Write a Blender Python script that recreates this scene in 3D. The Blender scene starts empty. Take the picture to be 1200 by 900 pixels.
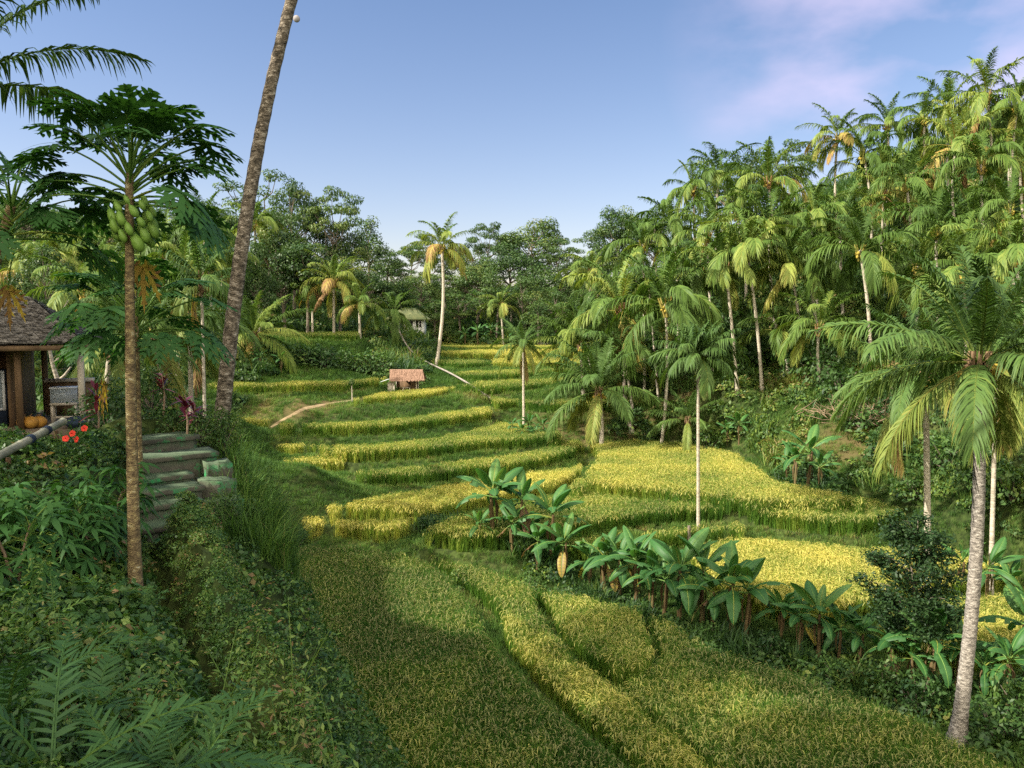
import bpy, math, random
import numpy as np
from mathutils import Vector, Matrix, Euler

rng = np.random.default_rng(11)
R = math.radians
scene = bpy.context.scene
COL = scene.collection

# ------------------------------------------------------------------ camera
F, HZ = 933.0, 375.0
PITCH = math.atan((450 - HZ) / F)
cam_d = bpy.data.cameras.new("camera")
cam_d.sensor_width = 36
cam_d.lens = F * 36 / 1200
cam_d.clip_end = 20000
cam_d.clip_start = 0.1
cam = bpy.data.objects.new("camera", cam_d)
cam.rotation_euler = (R(90) - PITCH, 0, 0)
COL.objects.link(cam)
scene.camera = cam
CP, SP = math.cos(PITCH), math.sin(PITCH)

def ray(px, py):
    a, b = (px - 600) / F, (450 - py) / F
    return np.array([a, CP + b * SP, -SP + b * CP])

def at(px, py, d):
    r = ray(px, py)
    return r * (d / r[1])

def onz(px, py, z):
    r = ray(px, py)
    return r * (z / r[2])

def to_px(P):
    """pixel columns, rows of points, used to leave out ground cover far outside the view"""
    P = np.atleast_2d(P)
    dep = P[:, 1] * CP - P[:, 2] * SP
    up = P[:, 1] * SP + P[:, 2] * CP
    dep = np.where(dep < 0.3, 0.3, dep)
    return 600 + F * P[:, 0] / dep, 450 - F * up / dep

# ------------------------------------------------------------------ mesh helpers
def nrm(a):
    return a / np.maximum(np.linalg.norm(a, axis=-1, keepdims=True), 1e-9)

class MB:
    def __init__(s):
        s.v, s.f, s.t, s.m, s.n = [], [], [], [], 0

    def add(s, v, f, tint=0.5, mat=0):
        v = np.asarray(v, float).reshape(-1, 3)
        f = np.asarray(f, int)
        s.v.append(v)
        s.f.append(f + s.n)
        s.t.append(np.broadcast_to(np.asarray(tint, float), (len(v),)))
        s.m.append(np.full(len(f), mat))
        s.n += len(v)

    def mesh(s, name, mats, smooth=False):
        me = bpy.data.meshes.new(name)
        v = np.concatenate(s.v)
        me.vertices.add(len(v))
        me.vertices.foreach_set("co", v.astype(np.float32).ravel())
        li = np.concatenate([f.ravel() for f in s.f])
        lt = np.concatenate([np.full(len(f), f.shape[1]) for f in s.f])
        ls = np.concatenate([[0], np.cumsum(lt)[:-1]])
        me.loops.add(len(li))
        me.loops.foreach_set("vertex_index", li.astype(np.int32))
        me.polygons.add(len(lt))
        me.polygons.foreach_set("loop_start", ls.astype(np.int32))
        me.polygons.foreach_set("material_index", np.concatenate(s.m).astype(np.int32))
        if smooth:
            me.polygons.foreach_set("use_smooth", np.ones(len(lt), bool))
        for m in (mats if isinstance(mats, (list, tuple)) else [mats]):
            me.materials.append(m)
        a = me.attributes.new("tint", 'FLOAT', 'POINT')
        a.data.foreach_set("value", np.concatenate(s.t).astype(np.float32))
        me.update(calc_edges=True)
        me.validate()
        return me

def link(name, me, parent=None, loc=None):
    o = bpy.data.objects.new(name, me)
    COL.objects.link(o)
    if parent is not None:
        o.parent = parent
    if loc is not None:
        o.location = loc
    return o

def thing(name, label, cat, loc=(0, 0, 0), rz=0.0, group=None):
    o = bpy.data.objects.new(name, None)
    COL.objects.link(o)
    o.empty_display_size = 0.3
    o.location = loc
    o.rotation_euler = (0, 0, rz)
    return tag(o, label, cat, group)

def tag(o, label, cat=None, group=None, kind=None):
    o["label"] = label
    if cat: o["category"] = cat
    if group: o["group"] = group
    if kind: o["kind"] = kind
    return o

def ribbons(mb, pts, wv, tint=0.5, mat=0):
    """n ribbons of k cross sections: pts (n,k,3) centre line, wv (n,k,3) half width vectors"""
    n, k, _ = pts.shape
    v = np.stack([pts - wv, pts + wv], axis=2).reshape(-1, 3)
    b = (np.arange(n)[:, None] * k + np.arange(k - 1)[None]) * 2
    f = np.stack([b, b + 1, b + 3, b + 2], -1).reshape(-1, 4)
    t = np.asarray(tint, float)
    if t.ndim == 1: t = np.repeat(t, k * 2)
    elif t.ndim == 2: t = np.repeat(t.ravel(), 2)
    mb.add(v, f, t, mat)

def tube(mb, pts, rad, sides=8, tint=0.5, mat=0, cap=True):
    pts = np.asarray(pts, float)
    rad = np.broadcast_to(np.asarray(rad, float), (len(pts),))
    k = len(pts)
    T = nrm(np.gradient(pts, axis=0))
    ref = np.array([0.0, 0, 1]) if abs(T[0, 2]) < 0.9 else np.array([1.0, 0, 0])
    A = np.cross(T[0], ref); A /= np.linalg.norm(A)
    rings = []
    for i in range(k):
        A = A - T[i] * A.dot(T[i]); A /= np.linalg.norm(A)
        B = np.cross(T[i], A)
        ang = np.linspace(0, 2 * np.pi, sides, endpoint=False)
        rings.append(pts[i] + rad[i] * (np.cos(ang)[:, None] * A + np.sin(ang)[:, None] * B))
    v = np.concatenate(rings)
    i, j = np.meshgrid(np.arange(k - 1), np.arange(sides), indexing='ij')
    j2 = (j + 1) % sides
    f = np.stack([i * sides + j, i * sides + j2, (i + 1) * sides + j2, (i + 1) * sides + j], -1).reshape(-1, 4)
    mb.add(v, f, np.repeat(np.broadcast_to(np.asarray(tint, float), (k,)), sides), mat)
    if cap:
        c = np.array([list(range(sides))])
        mb.add(rings[-1], c, 0.5, mat)
        mb.add(rings[0][::-1], c, 0.5, mat)

def leaves(mb, C, N, size, tint, aspect=0.45, mat=0, r=rng, fold=0.15, D=None):
    """rhombic leaves: centres C, normals N, lengths size"""
    n = len(C)
    N = nrm(N)
    if D is None: D = r.normal(size=(n, 3))
    D = nrm(D - N * np.sum(D * N, 1, keepdims=True))
    S = np.cross(N, D)
    L = np.asarray(size).reshape(-1, 1) * 0.5
    W = L * aspect
    v = np.stack([C - D * L, C + S * W + N * L * fold, C + D * L - N * L * fold, C - S * W + N * L * fold], 1).reshape(-1, 3)
    f = (np.arange(n)[:, None] * 4 + np.arange(4)[None])
    mb.add(v, f, np.repeat(np.broadcast_to(tint, (n,)), 4), mat)

def box(mb, lo, hi, tint=0.5, mat=0, M=None):
    x0, y0, z0 = lo; x1, y1, z1 = hi
    v = np.array([[x0, y0, z0], [x1, y0, z0], [x1, y1, z0], [x0, y1, z0], [x0, y0, z1], [x1, y0, z1], [x1, y1, z1], [x0, y1, z1]], float)
    if M is not None:
        v = v @ np.array(M.to_3x3()).T + np.array(M.translation)
    f = [[3, 2, 1, 0], [4, 5, 6, 7], [0, 1, 5, 4], [1, 2, 6, 5], [2, 3, 7, 6], [3, 0, 4, 7]]
    mb.add(v, f, tint, mat)

def ellipsoid(mb, c, rad, seg=10, rings=7, tint=0.5, mat=0, axis=None, prof=None):
    th = np.linspace(0, np.pi, rings + 1)
    ph = np.linspace(0, 2 * np.pi, seg, endpoint=False)
    p = np.ones_like(th) if prof is None else prof(th)
    v = np.stack([np.outer(np.sin(th) * p, np.cos(ph)) * rad[0], np.outer(np.sin(th) * p, np.sin(ph)) * rad[1],
                  np.outer(np.cos(th), np.ones(seg)) * rad[2]], -1).reshape(-1, 3)
    if axis is not None:
        q = Vector((0, 0, 1)).rotation_difference(Vector(axis)).to_matrix()
        v = v @ np.array(q).T
    v = v + np.asarray(c)
    i, j = np.meshgrid(np.arange(rings), np.arange(seg), indexing='ij')
    f = np.stack([i * seg + j, (i + 1) * seg + j, (i + 1) * seg + (j + 1) % seg, i * seg + (j + 1) % seg], -1).reshape(-1, 4)
    mb.add(v, f, tint, mat)

def vnoise(x, y, seed=0):
    """smooth value noise in [0,1]"""
    def h(i, j):
        n = (i * 374761393 + j * 668265263 + seed * 1442695041) & 0x7fffffff
        n = ((n ^ (n >> 13)) * 1274126177) & 0x7fffffff
        return ((n ^ (n >> 16)) & 0xffff) / 65535.0
    xi, yi = np.floor(x).astype(np.int64), np.floor(y).astype(np.int64)
    u, w = x - xi, y - yi
    u, w = u * u * (3 - 2 * u), w * w * (3 - 2 * w)
    return (h(xi, yi) * (1 - u) + h(xi + 1, yi) * u) * (1 - w) + (h(xi, yi + 1) * (1 - u) + h(xi + 1, yi + 1) * u) * w

# ------------------------------------------------------------------ materials
def newmat(name):
    m = bpy.data.materials.new(name)
    m.use_nodes = True
    nt = m.node_tree
    nt.nodes.clear()
    return m, nt, nt.nodes, nt.links

def ramp_node(ns, stops):
    n = ns.new("ShaderNodeValToRGB")
    e = n.color_ramp.elements
    while len(e) < len(stops): e.new(0.5)
    for el, (p, c) in zip(e, stops):
        el.position = p
        el.color = (*c, 1)
    return n

def math_node(ns, ls, op, a, b):
    n = ns.new("ShaderNodeMath"); n.operation = op
    for i, x in enumerate((a, b)):
        if isinstance(x, (int, float)): n.inputs[i].default_value = x
        else: ls.new(x, n.inputs[i])
    return n.outputs[0]

def leaf_mat(name, stops, trans=0.3, rough=0.5, spec=0.3, vary=0.25, ripe=False, tcol=(1.15, 1.25, 0.5)):
    m, nt, ns, ls = newmat(name)
    a = ns.new("ShaderNodeAttribute"); a.attribute_name = "tint"
    fac = a.outputs["Fac"]
    if ripe:
        b = ns.new("ShaderNodeAttribute"); b.attribute_name = "ripe"; b.attribute_type = 'INSTANCER'
        fac = math_node(ns, ls, 'ADD', fac, b.outputs["Fac"])
    oi = ns.new("ShaderNodeObjectInfo")
    rnd = math_node(ns, ls, 'MULTIPLY', math_node(ns, ls, 'SUBTRACT', oi.outputs["Random"], 0.5), vary)
    fac = math_node(ns, ls, 'ADD', fac, rnd)
    cr = ramp_node(ns, stops); ls.new(fac, cr.inputs[0])
    p = ns.new("ShaderNodeBsdfPrincipled")
    p.inputs["Roughness"].default_value = rough
    p.inputs["Specular IOR Level"].default_value = spec
    ls.new(cr.outputs[0], p.inputs["Base Color"])
    tr = ns.new("ShaderNodeBsdfTranslucent")
    mc = ns.new("ShaderNodeMix"); mc.data_type = 'RGBA'; mc.blend_type = 'MULTIPLY'; mc.inputs[0].default_value = 1
    ls.new(cr.outputs[0], mc.inputs[6]); mc.inputs[7].default_value = (*tcol, 1)
    ls.new(mc.outputs[2], tr.inputs["Color"])
    mx = ns.new("ShaderNodeMixShader"); mx.inputs[0].default_value = trans
    ls.new(p.outputs[0], mx.inputs[1]); ls.new(tr.outputs[0], mx.inputs[2])
    o = ns.new("ShaderNodeOutputMaterial"); ls.new(mx.outputs[0], o.inputs[0])
    return m

def surf_mat(name, stops, scale=4.0, detail=6, rough=0.8, bump=0.3, stretch=(1, 1, 1), spec=0.2, tintmix=None, coords='Object', bscale=None):
    """noise driven colour ramp with bump in the thing's own space"""
    m, nt, ns, ls = newmat(name)
    tc = ns.new("ShaderNodeTexCoord")
    mp = ns.new("ShaderNodeMapping"); mp.inputs["Scale"].default_value = stretch
    ls.new(tc.outputs[coords], mp.inputs[0])
    nz = ns.new("ShaderNodeTexNoise"); nz.inputs["Scale"].default_value = scale; nz.inputs["Detail"].default_value = detail
    nz.inputs["Roughness"].default_value = 0.65
    ls.new(mp.outputs[0], nz.inputs[0])
    cr = ramp_node(ns, stops); ls.new(nz.outputs["Fac"], cr.inputs[0])
    col = cr.outputs[0]
    if tintmix is not None:
        a = ns.new("ShaderNodeAttribute"); a.attribute_name = "tint"
        mx = ns.new("ShaderNodeMix"); mx.data_type = 'RGBA'
        ls.new(a.outputs["Fac"], mx.inputs[0]); ls.new(col, mx.inputs[6]); mx.inputs[7].default_value = (*tintmix, 1)
        col = mx.outputs[2]
    p = ns.new("ShaderNodeBsdfPrincipled")
    p.inputs["Roughness"].default_value = rough
    p.inputs["Specular IOR Level"].default_value = spec
    ls.new(col, p.inputs["Base Color"])
    if bump:
        n2 = ns.new("ShaderNodeTexNoise"); n2.inputs["Scale"].default_value = bscale or scale * 3; n2.inputs["Detail"].default_value = 5
        ls.new(mp.outputs[0], n2.inputs[0])
        bp = ns.new("ShaderNodeBump"); bp.inputs["Strength"].default_value = bump; bp.inputs["Distance"].default_value = 0.05
        ls.new(n2.outputs["Fac"], bp.inputs["Height"]); ls.new(bp.outputs[0], p.inputs["Normal"])
    o = ns.new("ShaderNodeOutputMaterial"); ls.new(p.outputs[0], o.inputs[0])
    return m

# green ramps: tint 0 deep green .. 1 yellow or brown
M_rice = leaf_mat("rice_leaf", [(0.0, (0.045, 0.115, 0.018)), (0.35, (0.105, 0.205, 0.025)), (0.7, (0.28, 0.335, 0.055)), (1.0, (0.50, 0.46, 0.10))], 0.3, 0.55, 0.2, 0.22, ripe=True)
M_panicle = leaf_mat("rice_panicle", [(0.0, (0.20, 0.205, 0.085)), (0.35, (0.29, 0.30, 0.09)), (0.75, (0.52, 0.47, 0.13)), (1.0, (0.62, 0.54, 0.15))], 0.2, 0.6, 0.2, 0.2, ripe=True)
M_grass = leaf_mat("bank_grass", [(0.0, (0.032, 0.076, 0.016)), (0.45, (0.078, 0.165, 0.028)), (0.8, (0.17, 0.245, 0.05)), (1.0, (0.24, 0.17, 0.075))], 0.3, 0.6, 0.2, 0.3, ripe=True)
M_under = leaf_mat("undergrowth_leaf", [(0.0, (0.02, 0.055, 0.018)), (0.5, (0.065, 0.13, 0.028)), (0.85, (0.17, 0.23, 0.04)), (1.0, (0.23, 0.17, 0.07))], 0.3, 0.5, 0.3, 0.35, ripe=True)
M_tree = leaf_mat("tree_leaf", [(0.0, (0.02, 0.05, 0.018)), (0.45, (0.065, 0.12, 0.03)), (0.8, (0.15, 0.19, 0.045)), (1.0, (0.22, 0.2, 0.06))], 0.25, 0.5, 0.3, 0.3)
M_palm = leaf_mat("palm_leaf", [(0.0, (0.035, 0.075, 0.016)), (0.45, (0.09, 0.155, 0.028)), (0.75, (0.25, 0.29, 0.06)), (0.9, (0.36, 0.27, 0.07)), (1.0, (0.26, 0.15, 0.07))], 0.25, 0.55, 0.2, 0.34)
M_palmd = leaf_mat("shade_painted_palm_leaf", [(0.0, (0.03, 0.07, 0.02)), (0.45, (0.08, 0.145, 0.032)), (0.75, (0.20, 0.24, 0.05)), (0.9, (0.32, 0.25, 0.075)), (1.0, (0.22, 0.13, 0.065))], 0.25, 0.55, 0.2, 0.14)  # darker copy of palm_leaf with shade put into its colour
M_banana = leaf_mat("banana_leaf", [(0.0, (0.018, 0.07, 0.025)), (0.5, (0.05, 0.145, 0.035)), (0.8, (0.17, 0.30, 0.07)), (0.92, (0.42, 0.34, 0.05)), (1.0, (0.17, 0.10, 0.05))], 0.3, 0.5, 0.3, 0.16)
M_papaya = leaf_mat("papaya_leaf", [(0.0, (0.018, 0.065, 0.02)), (0.5, (0.05, 0.135, 0.03)), (0.8, (0.12, 0.22, 0.04)), (0.92, (0.40, 0.28, 0.04)), (1.0, (0.20, 0.10, 0.04))], 0.3, 0.6, 0.18, 0.1)
M_cover = leaf_mat("ground_cover_leaf", [(0.0, (0.022, 0.062, 0.018)), (0.45, (0.06, 0.135, 0.026)), (0.8, (0.14, 0.22, 0.04)), (1.0, (0.22, 0.14, 0.06))], 0.3, 0.5, 0.35, 0.35, ripe=True)
M_fern = leaf_mat("fern_leaf", [(0.0, (0.020, 0.06, 0.020)), (0.5, (0.045, 0.11, 0.028)), (0.85, (0.10, 0.17, 0.035)), (1.0, (0.16, 0.13, 0.05))], 0.25, 0.55, 0.2, 0.2)
M_red = leaf_mat("red_cordyline_leaf", [(0.0, (0.06, 0.012, 0.02)), (0.6, (0.17, 0.025, 0.045)), (1.0, (0.30, 0.08, 0.10))], 0.25, 0.4, 0.4, 0.2, tcol=(1.2, 0.6, 0.7))
M_twig = surf_mat("dry_twigs", [(0.3, (0.16, 0.10, 0.06)), (0.7, (0.34, 0.25, 0.17))], 6)
M_bark = surf_mat("palm_bark", [(0.36, (0.045, 0.038, 0.03)), (0.48, (0.14, 0.115, 0.085)), (0.56, (0.24, 0.20, 0.155)), (0.66, (0.50, 0.45, 0.38))], 9.0, 8, 0.9, 0.9, (1, 1, 1.7))
M_barkg = surf_mat("grey_palm_bark", [(0.36, (0.09, 0.08, 0.07)), (0.48, (0.22, 0.195, 0.165)), (0.58, (0.36, 0.325, 0.28)), (0.68, (0.54, 0.50, 0.44))], 8.0, 8, 0.9, 0.8, (1, 1, 2.2))
M_barkp = surf_mat("pale_palm_bark", [(0.3, (0.26, 0.22, 0.17)), (0.5, (0.42, 0.37, 0.29)), (0.72, (0.58, 0.52, 0.43))], 3.0, 5, 0.85, 0.4, (1, 1, 4.0))
M_wood = surf_mat("tree_bark", [(0.3, (0.08, 0.065, 0.05)), (0.7, (0.26, 0.215, 0.165))], 2.0, 6, 0.9, 0.5, (1, 1, 0.4))
M_fibre = surf_mat("palm_fibre", [(0.3, (0.10, 0.06, 0.035)), (0.7, (0.30, 0.20, 0.11))], 4.0, 5, 0.9, 0.4, (2, 2, 0.5))
M_nut = surf_mat("coconut_husk", [(0.3, (0.22, 0.19, 0.03)), (0.7, (0.48, 0.34, 0.06))], 3.0, 3, 0.5, 0.1)
# ------------------------------------------------------------------ terraces
# name: (ground level, crop height, ripeness, front foot pixels on the ground, back edge pixels on the crop's top)
TER = {
 'L2': (-7.7, .6, .62, [(415,476),(440,474),(470,472),(500,469),(520,465),(533,460)], [(533,456),(520,455),(500,457),(470,459),(440,463),(415,470)]),
 'L3': (-9.3, .8, 0.42, [(328,508),(345,510),(380,513),(420,512),(460,509),(500,504),(540,499),(575,494)], [(576,486),(572,480),(555,481),(500,488),(460,494),(420,497),(380,498),(345,499),(330,503)]),
 'U2': (-9.4, .8, .55, [(235,507),(275,506),(312,506)], [(315,494),(275,493),(235,494)]),
 'L4': (-10.3, .8, 0.34, [(375,535),(395,541),(420,543),(460,541),(500,538),(540,533),(575,529),(610,527),(640,523),(650,517)], [(650,512),(630,505),(600,498),(585,497),(570,503),(550,507),(520,513),(500,517),(470,521),(440,524),(400,525),(378,528)]),
 'L5': (-11.2, .8, 0.34, [(418,566),(430,570),(450,571),(500,569),(550,562),(600,557),(640,549),(670,540),(684,530)], [(684,524),(675,518),(655,517),(640,527),(620,532),(590,538),(560,541),(520,546),(500,549),(460,551),(430,555),(418,559)]),
 'M': (-11.8, .8, .72, [(388,610),(410,612),(450,613),(490,616),(505,613),(530,606),(560,599),(600,592),(640,584),(668,572),(684,556),(688,548)], [(684,545),(670,550),(650,553),(620,558),(590,563),(560,567),(520,573),(480,579),(450,583),(420,590),(400,597),(388,602)]),
 'P': (-12.3, .8, .70, [(360,627),(380,631),(420,635),(450,638),(470,636),(483,628)], [(486,617),(480,612),(440,613),(400,614),(370,616),(358,622)]),
 'Q1': (-10.4, .7, .58, [(322,534),(345,536),(368,533)], [(372,524),(345,523),(325,523)]),
 'Q2': (-11.0, .75, .58, [(335,553),(360,555),(400,556),(416,551)], [(418,545),(410,541),(380,539),(345,540),(336,546)]),
 'U': (-7.0, .8, .45, [(240,462),(300,463),(350,462),(400,461),(440,456),(452,453)], [(452,445),(430,446),(400,448),(350,450),(300,451),(240,452)]),
 'T0': (-8.6, .8, .28, [(575,475),(600,480),(640,484),(700,485),(740,483),(780,482)], [(780,465),(740,466),(700,468),(640,470),(610,471),(580,473)]),
 'T1': (-7.5, .8, .34, [(535,460),(560,463),(600,462),(640,459),(670,457),(720,455)], [(720,441),(670,443),(640,445),(600,447),(560,449),(535,452)]),
 'T2': (-6.9, .8, .34, [(530,447),(560,448.5),(600,446.7),(640,443),(680,441),(740,440)], [(740,431),(680,432),(640,434),(600,435),(560,436),(530,438.5)]),
 'T3a': (-6.2, .8, .16, [(507,431),(530,434),(560,433.5),(576,432)], [(577,425),(560,422.5),(530,423),(507,424.5)]),
 'T3b': (-6.2, .7, .70, [(578,432),(620,432),(660,431),(760,430)], [(760,420),(660,420),(620,421),(578,422)]),
 'T4': (-5.5, .8, .72, [(517,420),(560,421),(600,421.5),(650,420),(760,419)], [(760,411),(650,411),(600,411),(560,411),(517,413)]),
 'T5': (-5.0, .5, .60, [(500,410.5),(560,410),(640,410),(720,410)], [(720,405),(640,405),(500,405)]),
 'T6': (-4.7, .4, .60, [(515,404.5),(600,404.5),(680,404.5)], [(680,401.5),(515,401.5)]),
 'V1': (-2.7, .8, .30, [(290,401),(350,401),(422,401)], [(422,391),(350,391),(290,391)]),
 'R1': (-11.2, .8, 0.52, [(677,577),(720,585),(760,590),(830,597),(900,603),(960,606),(1005,602)], [(1000,590),(985,582),(950,575),(925,572),(905,566),(885,550),(860,533),(820,525),(800,521),(745,518),(690,522),(702,528),(702,540),(677,573)]),
 'R2': (-11.8, .8, 0.32, [(497,640),(540,648),(600,645),(680,632),(720,624),(760,618),(800,614),(860,613),(900,619),(950,626),(1000,630),(1030,625),(1060,612)], [(1060,602),(1040,594),(1015,587),(1003,596),(960,600),(900,599),(830,594),(760,588),(720,585),(680,580),(650,582),(600,592),(560,602),(520,615),(500,628)]),
 'R3': (-12.3, .8, .50, [(660,655),(700,650),(760,646),(800,642),(850,636),(868,629)], [(868,622),(850,618),(800,621),(760,627),(720,634),(690,642)]),
 'R4': (-12.8, .8, .66, [(840,700),(880,722),(930,735),(985,732),(1020,722),(1035,708),(1090,704),(1150,702),(1188,692)], [(1192,682),(1180,672),(1140,655),(1095,640),(1060,645),(1010,645),(950,640),(880,635),(830,638),(810,650)]),
 'R5': (-13.2, .8, .55, [(1040,770),(1100,790),(1200,790),(1290,790)], [(1290,700),(1200,703),(1130,703),(1060,712),(1030,735)]),
 'A': (-12.7, .85, 0.03, [], [(325,640),(400,637),(470,648),(520,668),(545,700),(580,760),(640,820),(720,880),(760,915),(830,1050),(600,1050),(480,960),(395,862),(338,790),(314,720)]),
 'B0': (-12.9, .8, 0.12, [], [(500,655),(560,664),(625,690),(625,712),(640,735),(670,765),(640,752),(600,722),(565,690),(530,668)]),
 'B1': (-13.1, .8, 0.36, [], [(590,722),(615,735),(660,765),(720,808),(790,862),(850,915),(900,980),(850,980),(780,915),(720,865),(660,812),(620,770),(595,745)]),
 'B2': (-13.1, .8, 0.24, [], [(628,690),(700,705),(745,715),(757,740),(763,765),(752,782),(725,787),(700,770),(672,748),(655,730),(650,712)]),
 'B3': (-13.4, .8, 0.12, [], [(757,718),(790,735),(840,762),(920,785),(1000,815),(1080,848),(1190,905),(1240,1000),(940,1000),(850,905),(785,850),(722,806),(735,800),(765,790),(778,770),(772,745)]),
}
POLY = {}
for k, (zb, h, rp, fr, bk) in TER.items():
    POLY[k] = np.array([onz(*p, zb)[:2] for p in fr] + [onz(*p, zb + h)[:2] for p in bk])

def inside(poly, X, Y):
    c = np.zeros(X.shape, bool)
    n = len(poly)
    for i in range(n):
        x0, y0 = poly[i]; x1, y1 = poly[(i + 1) % n]
        if y0 == y1: continue
        cond = ((y0 > Y) != (y1 > Y)) & (X < (x1 - x0) * (Y - y0) / (y1 - y0) + x0)
        c ^= cond
    return c

def pdist(poly, X, Y, closed=True):
    d = np.full(X.shape, 1e9)
    n = len(poly)
    for i in range(n if closed else n - 1):
        a = poly[i]; b = poly[(i + 1) % n]
        ab = b - a; L = max(ab.dot(ab), 1e-9)
        t = np.clip(((X - a[0]) * ab[0] + (Y - a[1]) * ab[1]) / L, 0, 1)
        d = np.minimum(d, np.hypot(X - a[0] - t * ab[0], Y - a[1] - t * ab[1]))
    return d

# ------------------------------------------------------------------ palms on the right hill (crown pixel, distance, trunk, note)
HILL_ROWS = {
 'crest': [(812,222,92),(842,205,95),(982,160,84),(1012,182,82),(1040,147,88),(1083,140,86),(1112,128,92),(1157,112,84),(1192,124,82),(1178,155,88)],
 'upper': [(790,262,84),(900,212,84),(925,228,80),(1062,214,76),(1035,225,80),(1120,170,80),(1150,193,74),(1105,205,78),(1195,195,78),(862,250,84)],
 'middle': [(753,286,80),(830,275,78),(900,262,72),(955,252,72),(985,258,74),(1097,268,68),(1140,262,72),(1183,244,66),(1050,282,72),(878,272,76)],
 'lower': [(693,318,92),(727,362,74),(780,356,66),(820,318,70),(850,313,66),(875,294,66),(925,312,66),(945,300,70),(1008,293,62),(1075,312,66),(1128,318,60),(1190,300,58)],
 'foot': [(683,378,80),(700,345,84),(915,388,66),(960,384,60),(760,330,76)],
}
TRUNK = {'crest': 10.5, 'upper': 10.0, 'middle': 9.5, 'lower': 9.5, 'foot': 4.5}

# ------------------------------------------------------------------ ground heights
ctrl = []
def cp(*pts):
    for p in pts: ctrl.append(at(*p))
def cw(*pts):
    for p in pts: ctrl.append(np.array(p, float))
# the slope the photographer stands on
cw((0, 0, -1.7), (-1, 1.5, -1.9), (-4, 0, -1.2), (-8, 2, -0.6), (-14, 5, 0.2), (1.6, 1.0, -3.5), (3, 0.5, -5.5), (5, 4, -9.5), (9, 2, -11), (2.5, 6, -9), (0.3, 8, -8.2), (-1.8, 14, -9.5), (-3.6, 18, -8.5), (-5.4, 22, -8.5))
cp((158,668,9), (100,700,8), (50,650,9), (30,800,5.5), (120,850,5), (200,890,4.8), (20,560,10.5), (100,560,11), (-60,700,7), (300,895,5), (380,890,5.2))
cp((205,628,11), (240,700,9.3), (285,780,7.8), (308,835,6.9), (320,640,12.5), (310,720,10.5), (322,790,9), (352,850,7.3))
cp((200,618,11.6), (235,515,14.5), (40,503,15), (-120,503,15), (110,515,13.8), (255,492,16), (30,480,19), (-150,470,22), (160,500,18))
cw((-9, 24, -3.2), (-16, 30, -4), (-7.0, 28, -7.5), (-9, 36, -8.5), (-25, 42, -2), (-32, 28, 10), (-42, 38, 8), (-60, 20, 20), (-28, 15, 8), (-12, 50, -8.5), (-22, 60, -6), (-44, 60, 1))  # unseen left points raised so the hill shades the near fields
cw((-20, -10, 6), (-12, -25, 9), (0, -15, 1), (-35, -20, 16), (-60, -60, 25), (-30, 5, 7), (10, -25, -6), (30, -20, -10), (60, -40, -4))
# left hill behind
cp((350,378,100), (300,392,95), (430,396,108), (380,385,102), (230,372,92), (50,330,92), (-120,320,80), (200,300,135), (420,335,155), (100,280,140), (0,250,150), (310,440,80), (400,442,84), (440,440,88), (350,408,92), (480,398,125), (490,405,118), (455,425,100), (500,440,90), (470,457.5,81), (515,452,84), (545,468,79))
# bank between the upper strip and the path, path itself
cp((290,466,73), (350,468,71), (400,464,73), (300,492,68), (340,490,68), (380,478,71), (410,472,73))
# middle and far
cp((560,395,160), (650,395,165), (600,365,215), (600,350,290), (750,395,140), (760,440,92), (450,350,220), (720,345,230))
cp((700,505,70), (640,500,70), (760,508,70), (740,495,73), (820,515,66), (790,470,80))
# right bank and hill foot
cp((860,520,62), (870,490,66), (900,450,68), (900,428,70), (960,440,64), (945,572,50.5), (985,545,53), (1000,480,56), (1010,455,58), (1040,430,60), (1100,440,56), (1070,590,45), (1090,622,40.5), (1130,560,43), (1180,560,40), (1200,640,35.5), (1250,620,34), (1300,500,40), (1180,480,48), (800,440,84), (850,430,80), (1190,420,54))
cp((1250,720,30), (1215,860,24), (1300,900,22), (1125,850,24.0), (1400,700,30))
# banana row
BROW = [(500,655),(560,672),(610,686),(650,700),(700,720),(750,738),(800,760),(850,778),(900,790),(960,810),(1010,828),(1060,842),(1110,858)]
for p in BROW: ctrl.append(onz(*p, -13.5))
for row, L in HILL_ROWS.items():
    for (px, py, d) in L:
        P = at(px, py, d)
        ctrl.append(np.array([P[0], P[1], P[2] - TRUNK[row]]))
cp((1000,215,150), (1200,150,140), (860,280,150), (1300,100,110), (1400,250,80), (1500,0,150))
cw((0, 500, 14), (-300, 400, 30), (300, 400, 40), (0, 1500, 20), (-1200, 900, 30), (1200, 900, 40), (-400, 0, 50), (400, 0, 20), (0, -300, 10), (-900, -600, 30), (900, -600, 20), (0, 3000, 20), (-3000, 3000, 20), (3000, 3000, 20), (3000, 0, 20), (-3000, 0, 20))
for k, p in POLY.items():
    zb = TER[k][0]
    for q in p[::2]: ctrl.append(np.array([q[0], q[1], zb]))
    ctrl.append(np.array([p[:, 0].mean(), p[:, 1].mean(), zb]))
ctrl = np.array(ctrl)

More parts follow.
